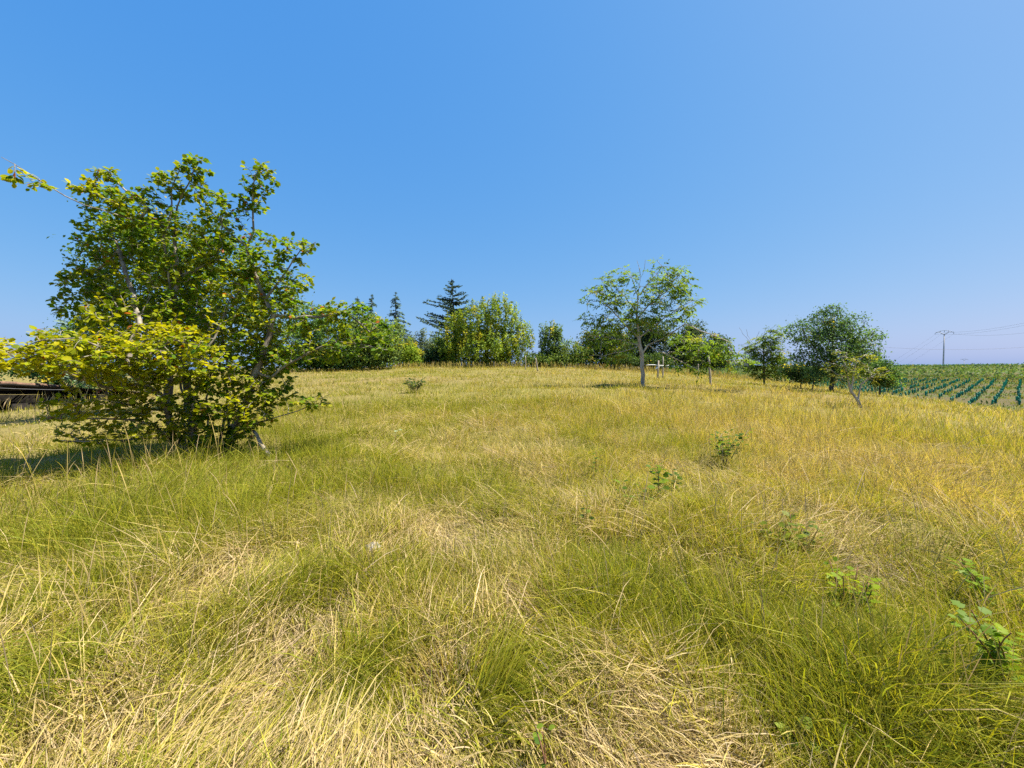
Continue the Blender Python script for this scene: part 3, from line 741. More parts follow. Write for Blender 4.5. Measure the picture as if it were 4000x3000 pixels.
# ------------------------------------------------------------------ walnut trees
def walnut(name, label, trunk, limbs, blobs, d, seed, twigs, R0, leaf=.12, group=None, c1=(.045, .095, .016), c2=(.10, .165, .022), bare=(), bark='bark_pale', yel=.06, nl=(3, 6), ycol=(.30, .28, .03)):
    rng = np.random.default_rng(seed)
    bx = P(*trunk[0][:2], d)[0]; base = np.array((bx, d, hz(bx, d) - .05))
    root = empty(name, base); tag(root, label, 'tree', group)
    sk = Skeleton(rng)
    tpts = [base] + [P(X, Y, d + (q_[0] if q_ else 0)) for X, Y, *q_ in trunk[1:]]
    sk.line(tpts, step=.3, jit=.02)
    for lim in limbs:
        p0 = P(lim[0][0], lim[0][1], d); i = int(np.argmin([np.linalg.norm(a - p0) for a in sk.p]))
        sk.line([P(X, Y, d + (q_[0] if q_ else 0)) for X, Y, *q_ in lim[1:]], i, .3, .03)
    bl = pixel_blobs(blobs, d)
    T = blob_points(bl, twigs, rng, .3); T = T[T[:, 2] > height(T[:, 0], T[:, 1]) + .2]
    sk.reach(T, .45, .10, .28, .03)
    leafy = list(sk.tips)
    for b in bare:
        p0 = P(b[0][0], b[0][1], d); i = int(np.argmin([np.linalg.norm(a - p0) for a in sk.p]))
        sk.line([P(X, Y, d) for X, Y in b[1:]], i, .2, .03)
    v, f = sk.mesh(R0, .008, 6, .52)
    link('trunk', mesh('trunk', v - base, f, None, True), M[bark], root)
    pos = []; dv = []; nr = []; cc = []
    for path in leafy:
        tip = sk.p[path[-1]]; tdir = norm(tip - sk.p[sk.par[path[0]]] + 1e-5)
        tcol = leaf_cols(1, c1, c2, rng, yel, ycol)[0]
        for k in range(rng.integers(*nl)):
            a = rng.uniform(0, 2 * pi); rd = norm(tdir * .8 + np.array((math.cos(a), math.sin(a), rng.uniform(-.3, .4))) * .8)
            LL = leaf * rng.uniform(2.0, 3.2); s_ = norm(np.cross(rd, (0, 0, 1.)))
            for m in range(7):
                u = .35 + .65 * (m // 2) / 3
                p = tip - tdir * rng.uniform(0, .12) + rd * LL * u + np.array((0, 0, -.35 * LL * u * u))
                sd = 0 if m == 6 else (1 if m % 2 else -1)
                d_ = norm(rd * (.6 if sd else 1) + s_ * sd * .8 + np.array((0, 0, -.45)) + rng.normal(0, .15, 3))
                pos.append(p); dv.append(d_); nr.append(norm(np.array((0, 0, 1.)) + rng.normal(0, .35, 3))); cc.append(tcol * rng.uniform(.75, 1.3))
    n = len(pos)
    lv, lf, lc = leaf_arrays(np.array(pos), np.array(dv), np.array(nr), leaf * rng.uniform(.8, 1.35, n), LANCE, np.array(cc), np.full(n, 1.15))
    tag(link('crown', mesh('crown', lv - base, lf, lc), M['leaf'], root), kind='stuff')
    return root

walnut('walnut_tree', 'open-crowned walnut tree with pale straight trunk standing on the meadow', [(1389, 822), (1386, 765), (1380, 730), (1376, 690), (1378, 640), (1384, 600), (1380, 575)],
       [[(1386, 760), (1400, 745), (1440, 725), (1480, 700, -.6), (1530, 720, -1.0), (1580, 740, -1.2)], [(1384, 750), (1350, 735), (1310, 728, .5), (1275, 725, .6)], [(1380, 720), (1340, 690), (1300, 650), (1268, 655)],
        [(1378, 690), (1400, 660), (1440, 630), (1470, 590)], [(1377, 680), (1350, 640), (1320, 610), (1300, 605)], [(1379, 640), (1365, 600), (1345, 580)], [(1382, 640), (1410, 600), (1430, 575)], [(1384, 730), (1430, 690), (1475, 660), (1495, 650)],
        [(1395, 750), (1440, 765, -.8), (1480, 785, -1.0)], [(1385, 745), (1340, 760, -.6), (1300, 770, -.5)]],
       [(1300, 645, 40, 30), (1320, 615, 35, 25), (1270, 662, 15, 14), (1350, 590, 28, 20), (1360, 640, 50, 40), (1430, 585, 32, 26), (1462, 615, 35, 35), (1480, 655, 28, 30), (1420, 640, 45, 40), (1340, 685, 50, 35), (1300, 720, 45, 28, .4),
        (1390, 700, 60, 35), (1450, 700, 45, 35), (1500, 740, 50, 30, -1.0), (1540, 760, 45, 28, -1.1), (1470, 770, 45, 25, -.9), (1330, 745, 55, 25), (1590, 775, 35, 22, -1.2), (1500, 785, 40, 18, -1.0), (1285, 690, 30, 25), (1310, 770, 40, 15, -.3)],
       19.0, 21, 430, .095, .135, c1=(.09, .17, .018), c2=(.20, .29, .025), bare=[[(1384, 600), (1382, 582), (1376, 563)], [(1384, 596), (1392, 580), (1394, 562)]])
walnut('walnut_tree', 'small half-bare walnut tree with grey leafless upper twigs', [(1652, 815), (1650, 780), (1648, 750), (1650, 725)],
       [[(1650, 770), (1680, 750), (1700, 730)], [(1650, 760), (1625, 745), (1615, 735)]],
       [(1650, 755, 35, 30), (1672, 730, 28, 22), (1640, 785, 35, 18), (1680, 775, 25, 22), (1655, 803, 45, 14), (1620, 770, 18, 15), (1690, 795, 25, 14)], 26.0, 22, 230, .06, .15, c1=(.085, .16, .02), c2=(.18, .26, .03),
       bare=[[(1640, 765), (1620, 740), (1605, 722), (1597, 708)], [(1618, 740), (1600, 745)], [(1640, 760), (1632, 735), (1640, 716)], [(1630, 750), (1615, 725), (1612, 712)], [(1645, 745), (1650, 722), (1655, 708)], [(1620, 755), (1595, 765)]], yel=.15, bark='bark')
walnut('walnut_sapling', 'small forked walnut sapling with bare pale stems and yellowish leaves', [(1862, 885), (1853, 865), (1838, 845), (1832, 820), (1826, 790), (1818, 770)],
       [[(1856, 870), (1856, 850), (1860, 830), (1880, 815)], [(1836, 842), (1842, 825), (1845, 800), (1850, 780)]],
       [(1800, 790, 25, 14), (1815, 760, 16, 10), (1840, 800, 45, 18), (1880, 810, 25, 14), (1905, 800, 22, 14), (1850, 775, 30, 14), (1815, 815, 25, 12)], 13.5, 23, 75, .045, .085, yel=.45, c1=(.07, .12, .018), c2=(.16, .20, .025), nl=(2, 4))

# ------------------------------------------------------------------ trees and shrubs behind the meadow
GR1 = (.035, .075, .014); GR2 = (.075, .135, .022); YG1 = (.085, .14, .016); YG2 = (.19, .23, .025); DK1 = (.025, .05, .016); DK2 = (.05, .09, .024); GG1 = (.06, .085, .045); GG2 = (.11, .14, .07)
BG = 'trees and shrubs behind the meadow'
broad_tree('leafy_tree', 'tall dark green tree filling the space behind the round-leaved shrub', [(300, 600, 100, 120), (260, 480, 60, 60), (390, 540, 110, 90), (470, 600, 100, 90), (330, 720, 130, 90), (480, 720, 140, 80), (580, 640, 70, 60), (210, 740, 60, 80)], 13.0, 360, 31, (.05, .10, .014), (.11, .18, .022), 700, 20, .085, .13, spread=.22, up=.5, mat='leaf', pf=2.3)
spruce('spruce', 'grey-green spruce poking out left behind the round-leaved shrub', 215, 560, 20.0, 2.3, 32, droop=.02, c=(.05, .075, .05))
broad_tree('leafy_shrub', 'dark leafy bush beside the shed roof at the photo left edge', [(125, 785, 45, 45), (150, 740, 30, 50), (160, 830, 55, 45), (20, 796, 45, 14), (75, 800, 40, 18)], 23.5, 130, 33, (.025, .06, .02), (.06, .11, .03), 260, 16, .12, .06, 'shrub', spread=.25)
broad_tree('feathery_tree', 'rounded light green tree with feathery foliage right behind the big shrub', [(672, 690, 48, 42), (640, 735, 60, 50), (705, 730, 55, 50), (660, 770, 80, 30)], 40.0, 665, 34, (.04, .085, .016), (.085, .145, .025), 460, 18, .18, .10, spread=.36, up=.6)
broad_tree('leafy_tree', 'light green tree left of the lone narrow spruce', [(790, 720, 55, 40), (820, 750, 45, 40), (760, 760, 60, 35), (840, 720, 28, 30)], 40.0, 800, 35, (.06, .10, .025), (.14, .19, .035), 340, 18, .20, .12, spread=.4)
spruce('spruce', 'leftmost of three slender spruce tips beyond the meadow', 772, 640, 54.0, 3.4, 36, c=(.028, .05, .03), group=None)
spruce('spruce', 'middle one of three slender spruce tips beyond the meadow', 803, 636, 56.0, 3.6, 37, c=(.03, .052, .034))
spruce('spruce', 'lone narrow spruce standing free against the sky', 855, 631, 52.0, 4.0, 38, droop=.18, c=(.026, .045, .03), irregular=.25)
spruce('fir_tree', 'tallest dark conifer with ragged spreading branches', 975, 602, 56.0, 7.0, 39, droop=.05, irregular=.7, c=(.022, .038, .022), lean=-1.0, dens=1.1)
broad_tree('tamarisk_bush', 'feathery grey-green bush below the tall dark conifer', [(905, 745, 45, 32), (930, 755, 40, 28), (880, 765, 35, 18)], 48.0, 905, 40, GG1, GG2, 260, 18, .16, .06, 'shrub', spread=.38, vert=True)
broad_tree('dark_bush', 'dark green bush with long drooping shoots left of the yellowing tree', [(965, 750, 35, 30), (945, 770, 40, 16)], 47.0, 960, 41, DK1, (.05, .10, .035), 180, 16, .2, .06, 'shrub', spread=.35)
broad_tree('light_green_bush', 'small bright green bush in front of the grey-green bush', [(884, 752, 17, 22), (893, 768, 18, 14)], 44.5, 886, 42, (.10, .16, .02), (.20, .26, .03), 80, 18, .17, .04, 'shrub', spread=.22)
broad_tree('yellowing_tree', 'broad many-stemmed tree with yellowing leaves in the middle of the tree line', [(1070, 680, 48, 42), (1030, 690, 55, 40), (1000, 735, 60, 42), (1090, 735, 60, 45), (1045, 750, 100, 35), (1125, 720, 28, 42), (1078, 652, 20, 18), (985, 700, 30, 30), (1110, 670, 12, 25)], 45.5, 1050, 43, YG1, YG2, 760, 16, .19, .2, yel=.14, ycol=(.30, .27, .02), spread=.36, vert=True)
broad_tree('young_tree', 'upright young tree with whip-like shoots beside the yellowing tree', [(1190, 735, 26, 38), (1175, 720, 10, 22), (1205, 722, 10, 24), (1185, 762, 34, 20)], 44.0, 1188, 44, (.05, .09, .022), (.10, .15, .03), 200, 16, .17, .07, spread=.3, vert=True, bark='bark')
broad_tree('hedge_shrub', 'low mixed green shrub between the young tree and the walnut', [(1230, 755, 22, 24), (1255, 765, 28, 16), (1236, 738, 8, 12)], 43.5, 1240, 45, (.055, .10, .022), (.13, .17, .03), 130, 16, .16, .04, 'shrub', spread=.3, yel=.1, ycol=(.35, .22, .05))
broad_tree('hedge_shrub', 'low green hedge shrub closing the gap right of the yellowing tree', [(1150, 775, 26, 14), (1215, 775, 28, 14), (1180, 780, 40, 10)], 43.0, 1165, 54, (.05, .09, .02), (.11, .15, .03), 150, 16, .16, .04, 'shrub', spread=.3)
broad_tree('hedge_shrub', 'low dark hedge shrub behind the walnut trunk', [(1345, 778, 40, 12), (1420, 778, 40, 12)], 43.0, 1380, 55, DK1, (.06, .10, .02), 150, 16, .16, .04, 'shrub', spread=.3)
broad_tree('leafy_tree', 'dark broad tree behind the left half of the walnut', [(1300, 735, 42, 32), (1330, 750, 45, 30), (1275, 750, 35, 30)], 45.0, 1305, 46, DK1, (.06, .10, .02), 330, 16, .2, .12, spread=.4)
broad_tree('leafy_tree', 'dark dense tree directly behind the walnut trunk', [(1390, 722, 45, 35), (1420, 745, 45, 35), (1370, 755, 45, 25), (1395, 700, 22, 18)], 47.0, 1398, 47, (.022, .04, .018), (.045, .07, .025), 380, 16, .2, .14, spread=.4)
broad_tree('leafy_tree', 'grey-green tree with a pointed top right of the walnut crown', [(1490, 735, 32, 32), (1500, 710, 18, 14), (1480, 760, 40, 22)], 46.0, 1490, 48, DK1, GG1, 230, 16, .2, .1, spread=.38)
broad_tree('domed_tree', 'dark domed tree with hanging right side near the distant roofs', [(1545, 740, 24, 22), (1560, 760, 20, 26), (1530, 765, 24, 24), (1535, 778, 25, 12)], 42.0, 1540, 49, (.02, .04, .016), DK2, 210, 16, .18, .1, spread=.3)
broad_tree('acacia_tree', 'large dark green acacia-like tree at the right meadow edge', [(1800, 700, 32, 42), (1775, 690, 25, 25), (1740, 720, 42, 30), (1720, 705, 20, 14), (1840, 720, 38, 45), (1800, 745, 75, 40), (1870, 745, 32, 35), (1760, 775, 45, 25), (1830, 785, 70, 28), (1790, 810, 60, 14), (1715, 770, 25, 10), (1780, 672, 12, 14), (1808, 670, 12, 14)], 21.0, 1800, 50, (.055, .125, .045), (.13, .22, .075), 820, 20, .085, .10, spread=.17, up=.7, mat='leaf', pf=1.0)
broad_tree('leafy_shrub', 'low dark shrub at the right meadow edge beside the vineyard', [(1905, 805, 28, 25), (1885, 790, 28, 22), (1915, 825, 22, 12)], 22.0, 1900, 51, (.03, .07, .025), (.08, .14, .035), 150, 16, .10, .04, 'shrub', spread=.2)
broad_tree('leafy_shrub', 'green bramble thicket along the crest behind the feathery tree', [(740, 770, 40, 14), (700, 775, 50, 14), (790, 775, 40, 12)], 42.5, 740, 52, YG1, YG2, 150, 16, .16, .03, 'shrub', spread=.3)
broad_tree('leafy_shrub', 'dark low shrub left of the acacia-like tree', [(1720, 800, 30, 16), (1745, 810, 40, 14)], 23.0, 1730, 53, (.02, .045, .016), (.04, .08, .025), 110, 16, .10, .03, 'shrub', spread=.2)

# ------------------------------------------------------------------ small saplings and weeds in the meadow
def weed(name, label, X, Y, H, leaves, size, seed, c1, c2, tmpl=OVATE, lean=(0, 0), stems=1, spreadw=.5, cat='plant', up=.12, bark='bark_red', group=None):
    rng = np.random.default_rng(seed)
    g = G(X, Y, up); base = np.array((g[0], g[1], g[2] - .02))
    root = empty(name, base); tag(root, label, cat, group)
    cols = [mixc(np.array(c1), np.array(c2), np.array([t]))[0] for t in (0, .33, .66, 1)]
    pal = []
    for c in cols:
        me = mesh('leaf', tmpl[0], tmpl[1], np.tile(c, (len(tmpl[0]), 1))); me.materials.append(M['leaf']); pal.append(me)
    from mathutils import Matrix
    for sN in range(stems):
        a = rng.uniform(0, 2 * pi); tip = np.array((lean[0] + math.cos(a) * spreadw * H * (stems > 1) * rng.uniform(.3, 1), lean[1] + math.sin(a) * spreadw * H * (stems > 1) * rng.uniform(.3, 1), H * rng.uniform(.75, 1)))
        bow = rng.normal(0, .05, 3) * H
        pts = np.array([tip * t + bow * 4 * t * (1 - t) for t in np.linspace(0, 1, 8)])
        v, f = sweep(pts, np.linspace(.006, .0022, 8) * max(1, H), 6)
        link('stem', mesh('stem', v, f, None, True), M[bark], root)
        nl = max(3, leaves // stems)
        for k in range(nl):
            u = 1 - .72 * (k / nl) ** .9; p = np.array([np.interp(u, np.linspace(0, 1, 8), pts[:, i]) for i in range(3)])
            b = k * 2.4 + rng.normal(0, .3)
            dv = norm(np.array((math.cos(b), math.sin(b), rng.uniform(-.1, .5))))
            nr = norm(np.array((0, 0, 1.)) + rng.normal(0, .3, 3)); D_, S_, N_ = frames(dv[None], nr[None])
            sz = size * rng.uniform(.6, 1.2)
            tw = p + dv * size * rng.uniform(0, .9) * (.3 + .7 * (stems > 0))
            o = bpy.data.objects.new('leaf', pal[rng.integers(4)]); COL.objects.link(o); o.parent = root
            o.matrix_local = Matrix(np.vstack([np.c_[D_[0] * sz, S_[0] * sz, N_[0] * sz, tw], [0, 0, 0, 1]]).tolist())
    return root
WG1 = (.065, .125, .010); WG2 = (.16, .23, .014)
weed('seedling_bush', 'small rounded dark-leaved bush alone on the meadow slope', 897, 842, .58, 230, .105, 61, (.03, .065, .012), (.08, .13, .02), stems=18, spreadw=.85, cat='shrub', bark='bark')
weed('bent_sapling', 'little sapling with a leafy arched top bending right', 1568, 990, .56, 110, .075, 62, WG1, WG2, lean=(.05, 0), stems=6, spreadw=.5, cat='sapling', bark='bark')
weed('meadow_plant', 'two-tiered green seedling with a dark leafy tip', 1418, 1068, .52, 30, .075, 63, WG1, WG2, stems=1)
weed('meadow_plant', 'short dark green seedling right of the two-tiered one', 1452, 1052, .40, 18, .07, 64, (.04, .09, .014), (.08, .14, .02), stems=1)
weed('meadow_plant', 'low bushy seedling left of the two-tiered one', 1368, 1085, .36, 26, .075, 65, WG1, (.16, .25, .02), stems=2)
weed('bramble_plant', 'sprawling yellow-green bramble in front of the dark grass hollow', 1700, 1175, .36, 90, .055, 66, (.08, .14, .014), (.22, .26, .02), LOBED, stems=6, spreadw=.9)
weed('leafy_sprout', 'bright green lobed sprout beside the heap of grey straw', 1836, 1300, .34, 80, .045, 67, (.15, .24, .010), (.26, .34, .014), LOBED, stems=7, spreadw=.5)
weed('leafy_sprout', 'bright green sprout high at the photo right edge', 2160, 1300, .40, 80, .048, 68, (.11, .20, .010), (.20, .29, .014), LOBED, stems=4, spreadw=.6)
weed('leafy_sprout', 'broad lush green plant low at the photo right edge', 2185, 1450, .44, 130, .045, 69, (.12, .21, .010), (.24, .32, .014), LOBED, stems=5, spreadw=.7)
weed('twig_seedling', 'brown twiggy seedling with two heart-shaped leaves at the bottom edge', 1178, 1640, .24, 5, .045, 70, (.07, .14, .014), (.22, .30, .03), stems=2, spreadw=.25)
weed('creeping_plant', 'few broad pale green leaves lying low in the straw at the bottom', 1772, 1590, .14, 9, .06, 71, (.06, .13, .014), (.25, .32, .03), LOBED, stems=3, spreadw=.9)
weed('meadow_plant', 'slender pale-leaved seedling in the grass right of the big shrub', 857, 945, .34, 5, .07, 72, (.25, .32, .16), (.38, .44, .26), stems=1)
weed('meadow_plant', 'small green seedling in the middle of the slope', 1288, 1010, .34, 12, .06, 73, WG1, WG2, stems=1)
weed('meadow_plant', 'small dark seedling beside the flattened straw arc', 1268, 1118, .26, 8, .055, 74, (.04, .08, .014), WG2, stems=1)

# pale stone in the grass
def stone(label, X, Y, r, seed):
    rng = np.random.default_rng(seed); g = G(X, Y, .1)
    u = np.linspace(0, pi, 9); w = np.arange(12) * 2 * pi / 12
    U, W = np.meshgrid(u, w, indexing='ij')
    rad = r * (1 + .22 * (fbm(U * 1.6 + seed, W * .9, seed, 2) - .5) * 2)
    rad[:, :] = rad * np.where(np.arange(12)[None] % 5 == 0, .93, 1)
    v = np.stack([rad * np.sin(U) * np.cos(W) * 1.3, rad * np.sin(U) * np.sin(W), rad * np.cos(U) * .75], -1).reshape(-1, 3)
    i, j = np.meshgrid(np.arange(8), np.arange(12), indexing='ij'); k = (j + 1) % 12
    f = np.stack([i * 12 + j, (i + 1) * 12 + j, (i + 1) * 12 + k, i * 12 + k], -1).reshape(-1, 4)
    o = link('field_stone', mesh('field_stone', v, f, None, False), M['stone']); o.location = (g[0], g[1], g[2] + r * .9)
    tag(o, label, 'stone')
stone('pale stone lying in the flattened grass', 806, 1172, .055, 3)

# ------------------------------------------------------------------ stakes
def stake(name, label, X, Y0, Y1, d, w, lean=0.0, mat='wood', cat='stake', group=None):
    p0 = P(X, Y0, d); base = np.array((p0[0], d, hz(p0[0], d) - .1)); top = P(X + lean, Y1, d)
    pts = np.array([base + (top - base) * t for t in np.linspace(0, 1, 6)]); pts[2:5, 0] += .012
    v, f = sweep(pts - base, np.array((1, .98, .95, .93, .9, .8)) * w / 2, 6)
    o = link(name, mesh(name, v, f, None, False), M[mat]); o.location = base; tag(o, label, cat, group); return o
stake('wooden_stake', 'pale leaning wooden stake under the right branches of the walnut', 1536, 818, 768, 20.0, .11, -6)
stake('wooden_stake', 'short straight fence stake right of the walnut trunk', 1432, 800, 770, 29.0, .10)
stake('wooden_stake', 'leaning pale fence stake in front of the young tree', 1162, 796, 773, 34.0, .12, -5)
stake('wooden_stake', 'upright thin fence stake left of the young tree', 1135, 790, 769, 37.0, .10)
stake('wooden_stake', 'thin dark stake at the foot of the acacia-like tree', 1755, 838, 815, 22.0, .06, 2, 'bark_dark')
stake('wooden_stake', 'thin grey vineyard stake in front of the half-bare walnut', 1508, 810, 786, 28.0, .06, 0)
# white-painted rail on a post behind the walnut
p0 = P(1396, 788, 27.0); rail = empty('white_rail', (p0[0], 27.0, hz(p0[0], 27.0))); tag(rail, 'low white rail on a short post behind the walnut trunk', 'rail')
zr = P(1396, 789, 27.0)[2] - hz(p0[0], 27.0)
v, f = sweep(np.array([(t * 1.5, 0, zr + .03 * math.sin(t * 6)) for t in np.linspace(0, 1, 9)]), .035, 6); link('rail', mesh('rail', v, f, None, True), M['white'], rail)
v, f = sweep(np.array([(.78, 0, 0), (.8, 0, zr * .5), (.82, 0, zr + .32)]), .05, 6); link('post', mesh('post', v, f, None, True), M['wood'], rail)
v, f = sweep(np.array([(.62, .02, zr - .25), (.78, .02, zr - .16), (.95, .02, zr - .05)]), (.03, .07, .03), 6); link('bracket', mesh('bracket', v, f, None, True), M['white'], rail)

# ------------------------------------------------------------------ vineyard: guards, weeds between, grown vines
PD = np.array((RD[1], -RD[0]))
rng = np.random.default_rng(77)
def rows(t0, t1, s0, s1, sp, ds):
    t = np.arange(t0, t1, sp); s_ = np.arange(s0, s1, ds)
    Tt, Ss = np.meshgrid(t, s_, indexing='ij'); Tt = Tt.ravel(); Ss = Ss.ravel() + rng.uniform(-.15, .15, Tt.size)
    Tt = Tt + rng.normal(0, .05, Tt.size) + .12 * (vnoise(Ss / 9, Tt, 8) - .5)
    return RD[0] * Ss + PD[0] * Tt, RD[1] * Ss + PD[1] * Tt
gx_, gy_ = rows(-75, 16, 24, 92, 1.15, 1.0)
keep = (gx_ - edge_x(gy_) > 5.0) & (gy_ > 14) & (np.abs(gx_ / gy_) < 1.55) & (rng.random(gx_.size) < .86)
gap = (fbm(gx_ / 9, gy_ / 9, 91, 2) < .36) | (fbm(gx_ / 1.6, gy_ / 1.6, 93, 1) < .22)
keep &= ~gap
gx_, gy_ = gx_[keep], gy_[keep]; gz_ = height(gx_, gy_)
def guard_mesh(c):
    k = 8; a = np.arange(k) * 2 * pi / k
    rows_ = [(.07, 0), (.066, .16), (.068, .32), (.064, .45), (.055, .45), (.057, .26)]
    v = np.vstack([np.c_[np.cos(a) * r, np.sin(a) * r, np.full(k, z_)] for r, z_ in rows_])
    i = np.arange(k); j = (i + 1) % k
    f = np.concatenate([np.stack([i, j, j + k, i + k], 1) + r * k for r in range(len(rows_) - 1)])
    return v, f, np.tile(np.array(c), (len(v), 1))
GC = [(.008, .15, .09), (.012, .20, .12), (.025, .25, .15)]
gm = []
for c in GC:
    v, f, cc = guard_mesh(c); me = mesh('vine_guard', v, f, cc, True); me.materials.append(M['guard']); gm.append(me)
vis = np.abs(gx_ / gy_) < 1.3
order = np.argsort(np.where(vis, np.hypot(gx_, gy_), 1e9))
for i in order[:300]:
    o = bpy.data.objects.new('vine_guard', gm[rng.integers(3)]); COL.objects.link(o)
    o.location = (gx_[i], gy_[i], gz_[i] - .02); o.rotation_euler = (rng.normal(0, .09), rng.normal(0, .09), rng.uniform(0, 6)); o.scale = (1, 1, rng.uniform(.8, 1.12))
    tag(o, 'teal plastic guard tube around a young vine in the front vineyard rows', 'vine guard', 'teal vine guards in the front rows')
rest = order[300:]
bt = Build(); k6 = np.arange(4) * pi / 2 + .4
for i in rest:
    hgt_ = rng.uniform(.34, .5); r_ = .07; lx, ly = rng.normal(0, .04, 2)
    v = np.vstack([np.c_[np.cos(k6) * r_, np.sin(k6) * r_, np.zeros(4)], np.c_[np.cos(k6) * r_ + lx, np.sin(k6) * r_ + ly, np.full(4, hgt_)]]) + np.array((gx_[i], gy_[i], gz_[i] - .02))
    j4 = np.arange(4); bt.add(v, np.stack([j4, (j4 + 1) % 4, (j4 + 1) % 4 + 4, j4 + 4], 1), GC[rng.integers(3)])
tag(bt.make('vine_guards', M['guard']), 'many more teal guard tubes in the far vineyard rows', 'vine guards', kind='stuff')
fx, fy = rows(-40, 60, 196, 236, 1.1, .9); k = rng.random(fx.size) < .35; fx, fy = fx[k], fy[k]
bt = Build()
for x_, y_, z_ in zip(fx, fy, height(fx, fy)):
    if fbm(np.array([x_ / 14]), np.array([y_ / 14]), 95, 1)[0] < .5: continue
    v, f = box_quads((x_, y_, z_ + .28), (.2, .2, .6), rng.uniform(0, 1)); bt.add(v, f, GC[rng.integers(3)])
if bt.v: tag(bt.make('distant_vine_guards', M['guard']), 'faint teal guard rows near the top of the far field', 'vine guards', kind='stuff')
# weeds and low growth in the vineyard
N = 70000
tt = rng.uniform(-80, 20, N); ss_ = 22 + 95 * rng.random(N) ** .8; wx = RD[0] * ss_ + PD[0] * tt; wy = RD[1] * ss_ + PD[1] * tt
k = (wx - edge_x(wy) > 1.0) & (wy > 12) & (rng.random(N) < .25 + 1.1 * sstep(.36, .6, fbm(ss_ / 2.2, tt / 26, 23, 2))); wx, wy = wx[k], wy[k]; N = len(wx)
c = mixc(np.array((.07, .12, .03)), np.array((.20, .17, .07)), rng.random(N) ** 1.5)
v, f, col = blades(np.stack([wx, wy, height(wx, wy) - .01], -1), rng.uniform(0, 2 * pi, N), rng.uniform(.12, .36, N), rng.uniform(.06, .15, N), np.abs(rng.normal(.2, .2, N)), np.abs(rng.normal(.8, .4, N)), c, c, rng.uniform(-1, 1, N), (1, .8))
tag(link('vineyard_weeds', mesh('vineyard_weeds', v, f, col), M['grass']), 'short weeds growing on the bare vineyard soil', 'weeds', kind='stuff')
# band of grown vines above the young rows
N = 56000
tt = rng.uniform(-150, 70, N); ss_ = rng.uniform(93, 200, N); tt = np.round(tt / 1.4) * 1.4 + rng.normal(0, .22, N)
wx = RD[0] * ss_ + PD[0] * tt; wy = RD[1] * ss_ + PD[1] * tt; k = (np.abs(wx / wy) < 1.6) & (wx / wy > .35) & (wy > 20) & (fbm(wx / 16, wy / 16, 99, 2) + .15 > sstep(185, 200, ss_)); wx, wy = wx[k], wy[k]; N = len(wx)
pos = np.stack([wx, wy, height(wx, wy) + rng.random(N) ** .8 * .95], -1)
col = leaf_cols(N, (.05, .10, .03), (.13, .19, .05), rng, .06, (.3, .26, .06)) * (0.8 + .5 * vnoise(wx / 8, wy / 8, 5))[:, None]
v, f, col = leaf_arrays(pos, norm(rng.normal(0, 1, (N, 3))), norm(rng.normal(0, .5, (N, 3)) + (0, 0, .7)), rng.uniform(.22, .5, N), DIAM, col)
tag(link('grown_vines', mesh('grown_vines', v, f, col), M['far_leaf']), 'band of grown green vines across the far slope', 'vines', kind='stuff')

# ------------------------------------------------------------------ power poles and cables
def power_pole(label, X, Ytop, d, Hs, yaw, base_sink=0.3, sc=1.0):
    top = P(X, Ytop, d); zb = hz(top[0], d) - base_sink; H = top[2] - zb
    root = empty('power_pole', (top[0], d, zb)); root.rotation_euler = (0, 0, yaw); tag(root, label, 'power pole')
    w0, w1 = .80 * sc, .46 * sc; h = H - 2.3 * sc
    v = []
    for z_, w in ((0, w0), (h * .5, (w0 + w1) / 2), (h, w1)):
        v += [(-w / 2, -w * .32, z_), (w / 2, -w * .32, z_), (w / 2, w * .32, z_), (-w / 2, w * .32, z_)]
    f = []
    for r in (0, 4):
        f += [(r + a, r + (a + 1) % 4, r + (a + 1) % 4 + 4, r + a + 4) for a in range(4)]
    f.append((8, 9, 10, 11)); link('post', mesh('post', np.array(v), np.array(f)), M['concrete'], root)
    e = []
    A_ = {'b': (0, h), 'b2': (0, h - .7 * sc), 'l': (-2.1 * sc, h + 1.1 * sc), 'r': (2.1 * sc, h + 1.1 * sc), 'L': (-4.2 * sc, h + 1.0 * sc), 'R': (4.2 * sc, h + 1.0 * sc)}
    arch = [(-4.2, 1.0), (-2.9, 1.55), (-1.6, 2.1), (-.7, 2.3), (.7, 2.3), (1.6, 2.1), (2.9, 1.55), (4.2, 1.0)]
    arch = [(a * sc, h + b * sc) for a, b in arch]
    e += list(zip(arch[:-1], arch[1:])) + [(A_['b'], A_['l']), (A_['b'], A_['r']), (A_['b2'], A_['l']), (A_['b2'], A_['r']), (A_['l'], A_['L']), (A_['r'], A_['R']), (A_['l'], arch[2]), (A_['r'], arch[5])]
    p0 = np.array([(a[0], 0, a[1]) for a, b in e]); p1 = np.array([(b[0], 0, b[1]) for a, b in e])
    v, f = tubes(p0, p1, np.full(len(e), .11 * sc), np.full(len(e), .11 * sc), 5); link('crossarm', mesh('crossarm', v, f), M['steel'], root)
    v, f = box_quads((0, 0, h - .3 * sc), (.46 * sc, .36 * sc, .9 * sc)); link('collar', mesh('collar', v, f), M['steel'], root)
    ends = []
    for x_, z_ in ((-4.2 * sc, h + 1.0 * sc), (0, h + 2.3 * sc), (4.2 * sc, h + 1.0 * sc)):
        zz = np.linspace(0, -1.15 * sc, 9); v, f = sweep(np.c_[np.full(9, x_), np.zeros(9), z_ + zz], np.where(np.arange(9) % 2, .16, .07) * sc, 6)
        link('insulator', mesh('insulator', v, f, None, True), M['glass'], root)
        ends.append(np.array((top[0] + x_ * math.cos(yaw), d + x_ * math.sin(yaw), zb + z_ - 1.15 * sc)))
    return ends
